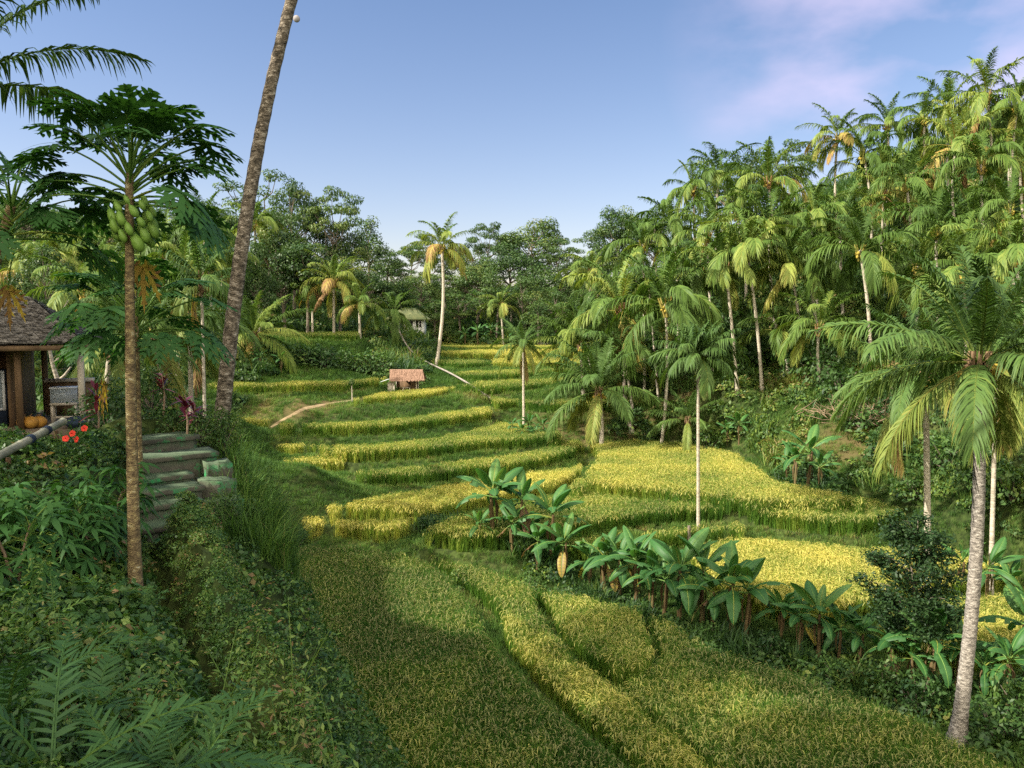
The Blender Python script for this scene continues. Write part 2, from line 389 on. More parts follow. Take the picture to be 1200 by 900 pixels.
# linear radial basis through the control points
Pc = ctrl[:, :2]
dm = np.hypot(Pc[:, None, 0] - Pc[None, :, 0], Pc[:, None, 1] - Pc[None, :, 1])
nC = len(Pc)
Amat = np.zeros((nC + 3, nC + 3))
Amat[:nC, :nC] = -dm + np.eye(nC) * 0.35
Amat[:nC, nC] = 1; Amat[:nC, nC + 1:] = Pc
Amat[nC, :nC] = 1; Amat[nC + 1:, :nC] = Pc.T
sol = np.linalg.solve(Amat, np.concatenate([ctrl[:, 2], [0, 0, 0]]))
def macro(X, Y):
    sh = X.shape
    x, y = X.ravel(), Y.ravel()
    out = np.empty(len(x))
    for s in range(0, len(x), 20000):
        xs_, ys_ = x[s:s + 20000], y[s:s + 20000]
        D = np.hypot(xs_[:, None] - Pc[None, :, 0], ys_[:, None] - Pc[None, :, 1])
        out[s:s + 20000] = -D @ sol[:nC] + sol[nC] + sol[nC + 1] * xs_ + sol[nC + 2] * ys_
    return out.reshape(sh)

def axis(lo, f0, f1, hi, step, grow):
    a = list(np.arange(f0, f1 + 1e-6, step))
    s = step
    while a[-1] < hi:
        s *= grow; a.append(a[-1] + s)
    s = step
    while a[0] > lo:
        s *= grow; a.insert(0, a[0] - s)
    return np.array(a)
GX = axis(-2500, -22, 32, 2500, 0.3, 1.06)
GY = axis(-600, 2, 92, 4000, 0.3, 1.05)
MX, MY = np.meshgrid(GX, GY)           # rows follow Y
H = macro(MX, MY)
near_left = np.exp(-(((MX + 4) / 9) ** 2 + ((MY - 9) / 9) ** 2))
H += (vnoise(MX / 3.1, MY / 3.1, 3) - 0.5) * 0.35 + (vnoise(MX * 1.1, MY * 1.1, 4) - 0.5) * 0.12
far = np.clip((np.hypot(MX, MY) - 110) / 60, 0, 1)
H += far * (vnoise(MX / 25, MY / 25, 8) - 0.5) * 3
fixed = np.zeros(H.shape, bool)
dmin = np.full(H.shape, 1e9)
order = sorted(TER, key=lambda k: -TER[k][0])
CROP = np.zeros(H.shape, bool)
for k in order[::-1]:
    p = POLY[k]
    lo, hi = p.min(0) - 6, p.max(0) + 6
    ix = np.where((GX > lo[0]) & (GX < hi[0]))[0]; iy = np.where((GY > lo[1]) & (GY < hi[1]))[0]
    sl = np.ix_(iy, ix)
    X, Y = MX[sl], MY[sl]
    ins = inside(p, X, Y)
    d = np.where(ins, 0, pdist(p, X, Y))
    dmin[sl] = np.minimum(dmin[sl], d)
    m = d < 0.32
    h = H[sl]; h[m] = TER[k][0] + (d[m] > 0.02) * 0.06; H[sl] = h
    fx = fixed[sl]; fx[m] = True; fixed[sl] = fx
    cr = CROP[sl]; cr |= ins; CROP[sl] = cr
# dirt path up to the hut
PATH = np.array([at(*q)[:2] for q in [(318,503,67.5),(340,492,68.5),(370,481,70.5),(405,473,73),(430,468.5,75.5),(470,462,78.5)]])
free = (~fixed) & (dmin < 3.5)
for it in range(60):
    Hn = H.copy()
    Hn[1:-1, 1:-1] = (H[:-2, 1:-1] + H[2:, 1:-1] + H[1:-1, :-2] + H[1:-1, 2:]) / 4
    H = np.where(free, Hn, H)
# the drainage ditch beside the planted ridge
DITCH = np.array([at(*q)[:2] for q in [(178,612,11.4),(190,655,10.2),(212,715,8.9),(240,775,7.8),(268,835,6.9),(300,900,6.0)]])
dd = pdist(DITCH, MX, MY, False)
H -= 0.75 * np.exp(-(dd / 0.20) ** 2) * (MY < 14)
RIDGE = np.array([at(*q)[:2] for q in [(218,622,11.3),(240,665,10.2),(266,725,8.9),(290,790,7.8),(315,850,6.9)]])
dr = pdist(RIDGE, MX, MY, False)
H += 0.75 * np.exp(-(dr / 0.40) ** 4) * (MY < 14)

# room for the steps cut into the slope: each tread's left and right front corner pixels and distances
STEPS = [(166, 627, 232, 606, 11.3, 11.9), (164, 602, 238, 580, 11.8, 12.4), (164, 585, 240, 563, 12.2, 12.8), (164, 566, 228, 552, 12.7, 13.2), (164, 549, 258, 520, 13.1, 13.9), (164, 524, 234, 503, 13.8, 14.5)]
for (lx, ly, rx, ry, d, dr_) in STEPS:
    a_, b_ = at(lx, ly, d), at(rx, ry, dr_)
    e_ = (b_ - a_)[:2]; L_ = np.linalg.norm(e_); e_ = e_ / L_
    u_ = (MX - a_[0]) * e_[0] + (MY - a_[1]) * e_[1]; w_ = -(MX - a_[0]) * e_[1] + (MY - a_[1]) * e_[0]
    m_ = (u_ > -.3) & (u_ < L_ + .3) & (w_ > -.35) & (w_ < .8)
    H = np.where(m_, np.minimum(H, (a_[2] + b_[2]) / 2 - .26), H)

# level yard for the roadside hut
zy = at(40, 502, 16.4)[2]
H = np.where((MX > -17) & (MX < -7.4) & (MY > 13.6) & (MY < 21.5), np.minimum(H, zy - .16), H)
H = np.where((MX > -17) & (MX < -7.0) & (MY > 12.2) & (MY <= 13.6), np.minimum(H, zy + .05), H)

def ground(x, y):
    x = np.asarray(x, float); y = np.asarray(y, float)
    i = np.clip(np.searchsorted(GX, x) - 1, 0, len(GX) - 2); j = np.clip(np.searchsorted(GY, y) - 1, 0, len(GY) - 2)
    u = (x - GX[i]) / (GX[i + 1] - GX[i]); w = (y - GY[j]) / (GY[j + 1] - GY[j])
    return (H[j, i] * (1 - u) + H[j, i + 1] * u) * (1 - w) + (H[j + 1, i] * (1 - u) + H[j + 1, i + 1] * u) * w

def gpt(px, py, d):
    """point on the ground straight below or above the pixel's ray at distance d"""
    P = at(px, py, d)
    return np.array([P[0], P[1], float(ground(P[0], P[1]))])

def terrain_material():
    m, nt, ns, ls = newmat("earth_and_moss")
    tc = ns.new("ShaderNodeTexCoord")
    n1 = ns.new("ShaderNodeTexNoise"); n1.inputs["Scale"].default_value = 0.35; n1.inputs["Detail"].default_value = 8
    ls.new(tc.outputs["Object"], n1.inputs[0])
    n2 = ns.new("ShaderNodeTexNoise"); n2.inputs["Scale"].default_value = 3.5; n2.inputs["Detail"].default_value = 8
    ls.new(tc.outputs["Object"], n2.inputs[0])
    c1 = ramp_node(ns, [(0.3, (0.024, 0.045, 0.014)), (0.55, (0.05, 0.075, 0.022)), (0.8, (0.06, 0.078, 0.03))]); ls.new(n1.outputs["Fac"], c1.inputs[0])
    c2 = ramp_node(ns, [(0.35, (0.4, 0.4, 0.4)), (0.7, (1.3, 1.2, 1.0))]); ls.new(n2.outputs["Fac"], c2.inputs[0])
    mx = ns.new("ShaderNodeMix"); mx.data_type = 'RGBA'; mx.blend_type = 'MULTIPLY'; mx.inputs[0].default_value = 1
    ls.new(c1.outputs[0], mx.inputs[6]); ls.new(c2.outputs[0], mx.inputs[7])
    a = ns.new("ShaderNodeAttribute"); a.attribute_name = "tint"     # bare soil
    so = ns.new("ShaderNodeMix"); so.data_type = 'RGBA'
    ls.new(a.outputs["Fac"], so.inputs[0]); ls.new(mx.outputs[2], so.inputs[6]); so.inputs[7].default_value = (0.115, 0.085, 0.038, 1)
    p = ns.new("ShaderNodeBsdfPrincipled"); p.inputs["Roughness"].default_value = 0.95; p.inputs["Specular IOR Level"].default_value = 0.1
    ls.new(so.outputs[2], p.inputs["Base Color"])
    bp = ns.new("ShaderNodeBump"); bp.inputs["Strength"].default_value = 0.7; bp.inputs["Distance"].default_value = 0.12
    ls.new(n2.outputs["Fac"], bp.inputs["Height"]); ls.new(bp.outputs[0], p.inputs["Normal"])
    o = ns.new("ShaderNodeOutputMaterial"); ls.new(p.outputs[0], o.inputs[0])
    return m

# bare patches: brown bank under the upper strip, brown bank behind the big field
def blob(px, py, d, rx, ry):
    P = at(px, py, d)
    return np.exp(-(((MX - P[0]) / rx) ** 2 + ((MY - P[1]) / ry) ** 2))
SOIL = np.clip(blob(320,480,70,5,3) + blob(380,472,72,3,2) + blob(690,508,70,6,4) + blob(780,505,72,5,4) + 0.8 * blob(400,575,53,3.5,2) + blob(1020,520,54,4,3) + 0.8 * blob(560,445,82,3,3), 0, 1)
SOIL = np.clip(0.75 * SOIL * (0.4 + vnoise(MX / 0.9, MY / 0.9, 12)), 0, 1)
mb = MB()
ny, nx = H.shape
jj, ii = np.meshgrid(np.arange(ny - 1), np.arange(nx - 1), indexing='ij')
q = jj * nx + ii
mb.add(np.stack([MX, MY, H], -1).reshape(-1, 3), np.stack([q, q + 1, q + nx + 1, q + nx], -1).reshape(-1, 4), SOIL.ravel())
terr = link("terrain", mb.mesh("terrain", terrain_material(), True))
tag(terr, "terraced valley ground with green banks, ditches and hillsides", "terrain", kind="structure")

def strip_on_ground(poly, width, lift, m, name, label, cat):
    pts = []
    for i in range(len(poly) - 1):
        for t in np.linspace(0, 1, 8, endpoint=False): pts.append(poly[i] * (1 - t) + poly[i + 1] * t)
    pts = np.array(pts + [poly[-1]])
    T = nrm(np.gradient(pts, axis=0)); S = np.stack([-T[:, 1], T[:, 0]], 1)
    rows = []
    for w in (-1, -0.5, 0, 0.5, 1):
        p = pts + S * width * w * (0.85 + 0.3 * vnoise(np.arange(len(pts)) * 0.35, np.full(len(pts), w), 5))[:, None]
        rows.append(np.column_stack([p, ground(p[:, 0], p[:, 1]) + lift - 0.05 * abs(w)]))
    v = np.stack(rows, 1)
    n = len(pts)
    b = np.arange(n - 1)[:, None] * 5 + np.arange(4)[None]
    mb = MB(); mb.add(v, np.stack([b, b + 1, b + 6, b + 5], -1).reshape(-1, 4))
    o = link(name, mb.mesh(name, m, True))
    return tag(o, label, cat, kind="structure")
M_dirt = surf_mat("dirt_path", [(0.3, (0.16, 0.115, 0.06)), (0.7, (0.32, 0.24, 0.14))], 1.5, 6, 0.95, 0.3)
strip_on_ground(PATH, 0.22, 0.06, M_dirt, "dirt_path", "narrow bare dirt path climbing along the bank to the thatched hut", "path")
# ------------------------------------------------------------------ scattering of uncountable cover
def src(name, me):
    return bpy.data.objects.new(name, me)          # only a source for the scatter, not in the scene itself

def scatter(name, pts, rot, scl, idx, ripe, sources, label, cat):
    n = len(pts)
    me = bpy.data.meshes.new(name)
    me.vertices.add(n)
    me.vertices.foreach_set("co", np.asarray(pts, np.float32).ravel())
    for nm, ty, key, val in (("rot", 'FLOAT_VECTOR', "vector", rot), ("scl", 'FLOAT', "value", scl), ("idx", 'INT', "value", idx), ("ripe", 'FLOAT', "value", ripe)):
        a = me.attributes.new(nm, ty, 'POINT')
        a.data.foreach_set(key, np.asarray(val, np.int32 if ty == 'INT' else np.float32).ravel())
    me.update()
    o = link(name, me)
    ng = bpy.data.node_groups.new(name + "_scatter", 'GeometryNodeTree')
    ng.interface.new_socket("Geometry", in_out='INPUT', socket_type='NodeSocketGeometry')
    ng.interface.new_socket("Geometry", in_out='OUTPUT', socket_type='NodeSocketGeometry')
    ns, ls = ng.nodes, ng.links
    gi, go = ns.new("NodeGroupInput"), ns.new("NodeGroupOutput")
    jn = ns.new("GeometryNodeGeometryToInstance")
    for s in reversed(sources):
        oi = ns.new("GeometryNodeObjectInfo"); oi.inputs["Object"].default_value = s; oi.inputs["As Instance"].default_value = False
        ls.new(oi.outputs["Geometry"], jn.inputs[0])
    ip = ns.new("GeometryNodeInstanceOnPoints"); ip.inputs["Pick Instance"].default_value = True
    def na(nm, ty):
        k = ns.new("GeometryNodeInputNamedAttribute"); k.data_type = ty; k.inputs["Name"].default_value = nm
        return k.outputs["Attribute"]
    er = ns.new("FunctionNodeEulerToRotation")
    ls.new(na("rot", 'FLOAT_VECTOR'), er.inputs[0])
    ls.new(gi.outputs[0], ip.inputs["Points"]); ls.new(jn.outputs[0], ip.inputs["Instance"])
    ls.new(na("idx", 'INT'), ip.inputs["Instance Index"]); ls.new(er.outputs[0], ip.inputs["Rotation"]); ls.new(na("scl", 'FLOAT'), ip.inputs["Scale"])
    ls.new(ip.outputs[0], go.inputs[0])
    md = o.modifiers.new("scatter", 'NODES'); md.node_group = ng
    return tag(o, label, cat, kind="stuff")

def rice_tuft(seed, nb=22, npan=10, h=0.8):
    r = np.random.default_rng(seed)
    mb = MB()
    k = 4
    az = r.uniform(0, 6.283, nb); lean = r.uniform(0.02, 0.42, nb); L = h * r.uniform(0.72, 1.22, nb)
    b = np.column_stack([r.normal(0, .05, nb), r.normal(0, .05, nb), np.zeros(nb)])
    t = np.linspace(0, 1, k)[None, :, None]
    out = np.column_stack([np.cos(az), np.sin(az), np.zeros(nb)])[:, None]
    up = np.array([0, 0, 1.0])[None, None]
    ln = (lean * L)[:, None, None]
    pts = b[:, None] + out * ln * t ** 1.8 + up * (L[:, None, None] * (t - 0.28 * lean[:, None, None] * t ** 3))
    side = np.column_stack([-np.sin(az), np.cos(az), np.zeros(nb)])[:, None]
    w = side * (np.array([0.6, 1, 0.8, 0.05])[None, :, None] * r.uniform(.006, .011, nb)[:, None, None])
    ribbons(mb, pts, w, np.clip(r.normal(0.12, .1, nb), -.1, .4))
    # drooping heads
    n = npan
    az = r.uniform(0, 6.283, n); L = h * r.uniform(0.85, 1.12, n)
    out = np.column_stack([np.cos(az), np.sin(az), np.zeros(n)])[:, None]
    st = np.column_stack([r.normal(0, .06, n), r.normal(0, .06, n), L * 0.92])[:, None] + out * 0.06
    q = np.linspace(0, 1, 4)[None, :, None]
    pts = st + out * (0.15 * q) + up * (0.09 * q - 0.2 * q ** 2 * r.uniform(.6, 1.3, n)[:, None, None])
    side = np.column_stack([-np.sin(az), np.cos(az), np.zeros(n)])[:, None]
    prof = np.array([0.3, 1, 0.9, 0.3])[None, :, None] * r.uniform(.011, .017, n)[:, None, None]
    ribbons(mb, pts, side * prof, np.clip(r.normal(0.2, .12, n), -.1, .5), 1)
    ribbons(mb, pts, up * prof * 0.8, np.clip(r.normal(0.2, .12, n), -.1, .5), 1)
    return mb.mesh("rice_tuft", [M_rice, M_panicle])

def grass_tuft(seed, nb=26, h=0.25, spread=0.16, m=None, w=0.006):
    r = np.random.default_rng(seed)
    mb = MB()
    az = r.uniform(0, 6.283, nb); lean = r.uniform(0.2, 0.9, nb); L = h * r.uniform(0.5, 1.25, nb)
    b = np.column_stack([r.normal(0, spread * .6, nb), r.normal(0, spread * .6, nb), np.full(nb, -0.02)])
    t = np.linspace(0, 1, 4)[None, :, None]
    out = np.column_stack([np.cos(az), np.sin(az), np.zeros(nb)])[:, None]
    pts = b[:, None] + out * (lean * L)[:, None, None] * t ** 1.6 + np.array([0, 0, 1.0]) * (L[:, None, None] * (t - .4 * lean[:, None, None] * t ** 3))
    side = np.column_stack([-np.sin(az), np.cos(az), np.zeros(nb)])[:, None]
    ribbons(mb, pts, side * (np.array([.7, 1, .7, .05])[None, :, None] * r.uniform(.7, 1.4, nb)[:, None, None] * w), np.clip(r.normal(.3, .15, nb), 0, .75))
    return mb.mesh("grass_tuft", m or M_grass)

def leaf_clump(seed, n=60, rad=0.25, hgt=0.2, size=0.06, m=None, aspect=.5, lift=0.6):
    r = np.random.default_rng(seed)
    mb = MB()
    a = r.uniform(0, 6.283, n); q = np.sqrt(r.uniform(0, 1, n)) * rad
    z = hgt * (1 - (q / rad) ** 2 * .7) * r.uniform(0.25, 1.0, n) ** .6
    C = np.column_stack([q * np.cos(a), q * np.sin(a), z])
    N = np.column_stack([np.cos(a) * q / rad, np.sin(a) * q / rad, np.full(n, lift)]) + r.normal(0, .45, (n, 3))
    leaves(mb, C, N, size * r.uniform(.6, 1.5, n), np.clip(r.normal(.4, .18, n), 0, .8), aspect, r=r)
    return mb.mesh("leaf_clump", m or M_cover)

def sample_area(n_per, x0, x1, y0, y1, mask=None, margin=120, r=rng):
    """random ground points in a box, thinned by mask(x,y)->density 0..1 and to what a nearby viewpoint could see"""
    n = int((x1 - x0) * (y1 - y0) * n_per)
    x = r.uniform(x0, x1, n); y = r.uniform(y0, y1, n)
    P = np.column_stack([x, y, ground(x, y)])
    px, py = to_px(P)
    keep = (px > -margin) & (px < 1200 + margin) & (py < 900 + margin * 1.5) & (py > -margin)
    if mask is not None: keep &= r.uniform(0, 1, n) < mask(x, y)
    return P[keep]

def nearest_grid(A, x, y):
    i = np.clip(np.searchsorted(GX, x), 0, len(GX) - 1); j = np.clip(np.searchsorted(GY, y), 0, len(GY) - 1)
    return A[j, i]

RICE = [src("rice_tuft", rice_tuft(100 + i, 26, [2, 3, 3, 4, 7, 8, 9, 7][i])) for i in range(8)]
WHERE = {'A': 'dark green rice with tan heads filling the big field nearest below the slope', 'B0': 'green rice between the curved grass path and the banana row',
 'B1': 'long yellow rice strip just right of the curved grass path', 'B2': 'rounded rice plot with a dark notch beside the banana row', 'B3': 'large green rice field in front of the banana row at the bottom right',
 'P': 'small golden rice plot with a tiny bush at the top edge of the big dark field', 'M': 'golden rice terrace directly behind the tallest bananas', 'L5': 'curving rice terrace next above the golden terrace',
 'L4': 'rice terrace two steps above the golden terrace', 'L3': 'rice terrace just below the high dark bank under the hut', 'L2': 'yellow rice terrace right in front of the thatched hut',
 'U': 'long rice strip left of the thatched hut above the brown bank', 'U2': 'rice patch at the foot of the brown bank behind the tall grass', 'Q1': 'tiny rice plot at the left end of the terraces, the upper one', 'Q2': 'small rice plot at the left end of the terraces, the lower one',
 'T0': 'green rice strip behind the middle coconut palm above the brown bank', 'T1': 'light green rice terrace right of the hut, the nearer one', 'T2': 'light green rice terrace right of the fallen palm trunk', 'T3a': 'dark green rice plot at the foot of the tall palm',
 'T3b': 'yellow rice plot right of the dark green plot', 'T4': 'yellow far rice terrace behind the tall palm foot', 'T5': 'narrow far rice terrace below the forest', 'T6': 'farthest thin rice terrace at the forest edge', 'V1': 'green rice strip above the shrub bank on the left',
 'R1': 'big bright yellow rice field in the middle right', 'R2': 'wide green and gold rice terrace in front of the bright yellow field', 'R3': 'narrow rice strip behind the banana row', 'R4': 'golden rice field behind the banana row and the dark young tree', 'R5': 'golden rice field behind the right coconut palm'}
for k, (zb, h, rp, fr, bk) in TER.items():
    p = POLY[k]
    lo, hi = p.min(0), p.max(0)
    dist = p[:, 1].mean()
    sp = 0.17 if dist < 45 else (0.19 if dist < 80 else 0.28)
    gx = np.arange(lo[0], hi[0], sp); gy = np.arange(lo[1], hi[1], sp)
    X, Y = np.meshgrid(gx, gy)
    X = X.ravel() + rng.normal(0, sp * .28, X.size); Y = Y.ravel() + rng.normal(0, sp * .28, Y.size)
    d = pdist(p, X, Y)
    keep = inside(p, X, Y) & (d > 0.05)
    X, Y, d = X[keep], Y[keep], d[keep]
    P = np.column_stack([X, Y, ground(X, Y)])
    px, py = to_px(P); v = (px > -150) & (px < 1350) & (py < 1080)
    P, X, Y, d = P[v], X[v], Y[v], d[v]
    n = len(P)
    pat = vnoise(X / 2.6, Y / 2.6, 21) - .5
    pat2 = vnoise(X / .8, Y / .8, 22) - .5
    ripe = rp - 0.12 + pat * .42 + pat2 * .16 + rng.normal(0, .05, n)
    rot = np.column_stack([rng.normal(0, .07, n), rng.normal(0, .09, n), rng.uniform(0, 6.283, n)])
    scl = (h / .8) * (1.0 if k == 'A' else 1.12 if k[0] == 'B' else 1.28) * (1 + pat2 * .10 + pat * .10) * rng.uniform(.92, 1.08, n)
    scatter("rice", P, rot, scl, np.where(rng.uniform(0, 1, n) < ripe * 1.5 - .1, rng.integers(4, 8, n), rng.integers(0, 4, n)), ripe, RICE, WHERE[k], "rice")

# grass on bunds and banks of the terraces
GRASS = [src("grass_tuft", grass_tuft(200 + i, 30, .30, .17, None, .007)) for i in range(5)]
def bank_mask(x, y):
    c = nearest_grid(CROP, x, y)
    dp = pdist(PATH, x, y, False)
    return np.where(c, 0.0, 1.0) * (dp > 0.4) * (1 - .3 * nearest_grid(SOIL, x, y))
P = np.concatenate([sample_area(20, -24, 26, 18, 62, bank_mask), sample_area(9, -34, 34, 62, 100, bank_mask), sample_area(1.8, -45, 40, 100, 165, bank_mask)])
n = len(P)
far_s = np.clip(P[:, 1] / 55, 1, 2.4)
scatter("bank_grass", P, np.column_stack([rng.normal(0, .15, (n, 2)), rng.uniform(0, 6.28, n)]), far_s * rng.uniform(.7, 1.25, n), rng.integers(0, 5, n),
        (vnoise(P[:, 0] / 2, P[:, 1] / 2, 31) - .5) * .55 + rng.normal(0, .08, n) + nearest_grid(SOIL, P[:, 0], P[:, 1]) * .45 + np.where(nearest_grid(dmin, P[:, 0], P[:, 1]) < .55, .26, .02), GRASS, "short grass covering the terrace banks and the bunds between the rice plots", "grass")
# ------------------------------------------------------------------ plant shapes
def frond(mb, r, L=4.4, elev=60., droop=85., n=40, ll=.85, hang=.5, w=.024, tint=.4, base=(0, 0, 0), az=0., k=4, start=.16, vee=.3, rachis=.03, tvar=.06, tipyel=0., swing=0., a0=62, a1=32, ma=0, power=1.35):
    m = 26
    t = np.linspace(0, 1, m)
    e = np.radians(elev - droop * t ** power)
    a = az + swing * t ** 2
    ds = L / (m - 1)
    st = np.column_stack([np.cos(e) * np.cos(a), np.cos(e) * np.sin(a), np.sin(e)]) * ds
    P = np.vstack([np.zeros(3), np.cumsum(st[:-1], 0)]) + np.asarray(base)
    T = nrm(st)
    S = np.column_stack([-np.sin(a), np.cos(a), np.zeros(m)])
    N = np.cross(T, S)
    # rachis
    rr = rachis * (1.05 - t) + .004
    ribbons(mb, P[None], (S * rr[:, None])[None], np.array([min(tint + .25, .84)]), ma)
    ribbons(mb, P[None], (N * rr[:, None] * .7)[None], np.array([min(tint + .25, .84)]), ma)
    tt = np.linspace(start, .985, n)
    tt = np.clip(np.concatenate([tt, tt]) + r.normal(0, .4 / n, 2 * n), start * .9, .99)
    sg = np.repeat([1., -1.], n)
    ii = lambda A: np.column_stack([np.interp(tt, t, A[:, c]) for c in range(3)])
    p0, T0, S0, N0 = ii(P), nrm(ii(T)), nrm(ii(S)), nrm(ii(N))
    an = np.radians(a0 + (a1 - a0) * tt + r.normal(0, 5, 2 * n))
    d = nrm(S0 * (np.sin(an) * sg)[:, None] + T0 * np.cos(an)[:, None] + N0 * (vee + r.normal(0, .12, 2 * n))[:, None])
    q = (tt - start) / (1 - start)
    ln = ll * np.clip(np.sin(np.pi * (.14 + .80 * q)), .12, 1) ** .7 * r.uniform(.82, 1.08, 2 * n)
    u = np.linspace(0, 1, k)[None, :, None]
    hg = hang * r.uniform(.7, 1.3, 2 * n)
    pts = p0[:, None] + d[:, None] * (ln[:, None, None] * u * (1 - .25 * hg[:, None, None] * u)) + np.array([0, 0, -1.])[None, None] * ((ln * hg)[:, None, None] * u ** 2)
    wd = nrm(T0 - d * np.sum(T0 * d, 1, keepdims=True))
    prof = (np.array([.55, 1., .8, .06]) if k == 4 else np.array([.6, 1., .06]))[None, :, None]
    tn = np.clip(tint + r.normal(0, tvar, 2 * n)[:, None] + tipyel * u[0, :, 0][None], 0, 1)
    ribbons(mb, pts, wd[:, None] * prof * w, tn, ma)

def crown_mesh(seed, mat, L=4.3, nf=24, n=30, w=.04, k=3, dry=3, young=1.0, tint=.42, hang=.6):
    r = np.random.default_rng(seed)
    mb = MB()
    for i in range(nf):
        f = (i + .5) / nf
        elev = 78 - 84 * f ** 1.05 + r.normal(0, 7)
        drp = 55 + 52 * min(1, f * 1.7) + r.normal(0, 12)
        az = i * 2.399 + r.normal(0, .25)
        tn = tint + .12 * (f - .4) + r.normal(0, .09) + (.2 if r.uniform() < .14 * f else 0)
        frond(mb, r, L * r.uniform(.86, 1.08) * (.82 if f < .12 else 1), elev, drp, n, 1.0 * L / 4.3, hang + .35 * f, w, tn, (math.cos(az) * .12, math.sin(az) * .12, 0.1 - .3 * f), az, k, tipyel=.1 * f, swing=r.normal(0, .25), a0=56, a1=26, vee=.5 - .5 * f)
    for i in range(dry):
        az = r.uniform(0, 6.28)
        frond(mb, r, L * r.uniform(.6, .85), r.uniform(-50, -25), r.uniform(25, 45), n, .6, 1.0, w, r.uniform(.94, 1.0), (math.cos(az) * .15, math.sin(az) * .15, -.35), az, k, swing=r.normal(0, .5))
    for i in range(5):                    # fibrous sheath stubs under the crown
        az = i * 1.26 + r.uniform(0, .5)
        tube(mb, [(math.cos(az) * .1, math.sin(az) * .1, -.7), (math.cos(az) * .22, math.sin(az) * .22, -.15), (math.cos(az) * .35, math.sin(az) * .35, .35)], [.09, .07, .04], 5, .9)
    return mb.mesh("palm_crown", mat)

def nuts_mesh(seed, n=9):
    r = np.random.default_rng(seed)
    mb = MB()
    for i in range(n):
        a = r.uniform(0, 6.28); q = r.uniform(.2, .42)
        ellipsoid(mb, (q * math.cos(a), q * math.sin(a), r.uniform(-.75, -.2)), (.11, .11, .14), 8, 6, r.uniform(0, 1))
    return mb.mesh("coconuts", M_nut, True)

CROWNS = [crown_mesh(300 + i, M_palm, 4.3 + .2 * (i % 3), 16 + (i * 5) % 4, 50, .042, 4, i % 2, tint=[.34, .44, .28, .52, .38, .42, .32][i], hang=.55) for i in range(7)]
NUTS = [nuts_mesh(330 + i) for i in range(3)]

FROND_E = [84, 74, 64, 54, 44, 33, 22, 10, -4, -20, -38, -58]
def frond_set(seed, mat, tint, L=4.4, n=76, w=.030, ll=.95, hang=.5):
    out = []
    for v in range(2):
        for i, e in enumerate(FROND_E):
            r = np.random.default_rng(seed + v * 40 + i)
            f = i / (len(FROND_E) - 1)
            mb = MB()
            frond(mb, r, L * (.8 if i < 2 else 1), e, 30 + 40 * min(1, f * 1.7) * (1 if i < 9 else .6), n, ll, hang + .45 * f, w,
                  tint + .16 * f + (.22 if i >= 9 else 0) + (.22 if i == 11 else 0), (.1, 0, 0), 0, 4, tipyel=.08 * f, swing=r.normal(0, .18))
            out.append(mb.mesh("palm_frond", mat))
    return out
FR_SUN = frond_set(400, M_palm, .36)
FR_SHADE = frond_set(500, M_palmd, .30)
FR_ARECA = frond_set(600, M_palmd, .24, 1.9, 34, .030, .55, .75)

def curve(B, C, bend, k=14, pw=1.0):
    """trunk line from B to C with a sideways bow; returned relative to B"""
    B, C = np.asarray(B, float), np.asarray(C, float)
    t = np.linspace(0, 1, k)[:, None]
    return (C - B) * (t ** pw) * np.array([[1, 1, 0]]) + (C - B) * t * np.array([[0, 0, 1]]) + np.asarray(bend) * (np.sin(np.pi * t) ** 1)

def trunk_mesh(path, r0, r1, mat, sides=9, flare=1.6, rings=True):
    # resample finely so leaf scars show as small steps
    p = np.asarray(path)
    s = np.concatenate([[0], np.cumsum(np.linalg.norm(np.diff(p, axis=0), axis=1))])
    m = int(max(12, min(90, s[-1] / .13))) if rings else 16
    q = np.linspace(0, s[-1], m)
    P = np.column_stack([np.interp(q, s, p[:, c]) for c in range(3)])
    f = q / s[-1]
    rad = r0 + (r1 - r0) * f + r0 * (flare - 1) * np.exp(-q / .45)
    if rings: rad = rad * (1 + .035 * np.where(np.arange(m) % 2 == 0, 1, -1))
    mb = MB(); tube(mb, P, rad, sides)
    return mb.mesh("trunk", mat, not rings)

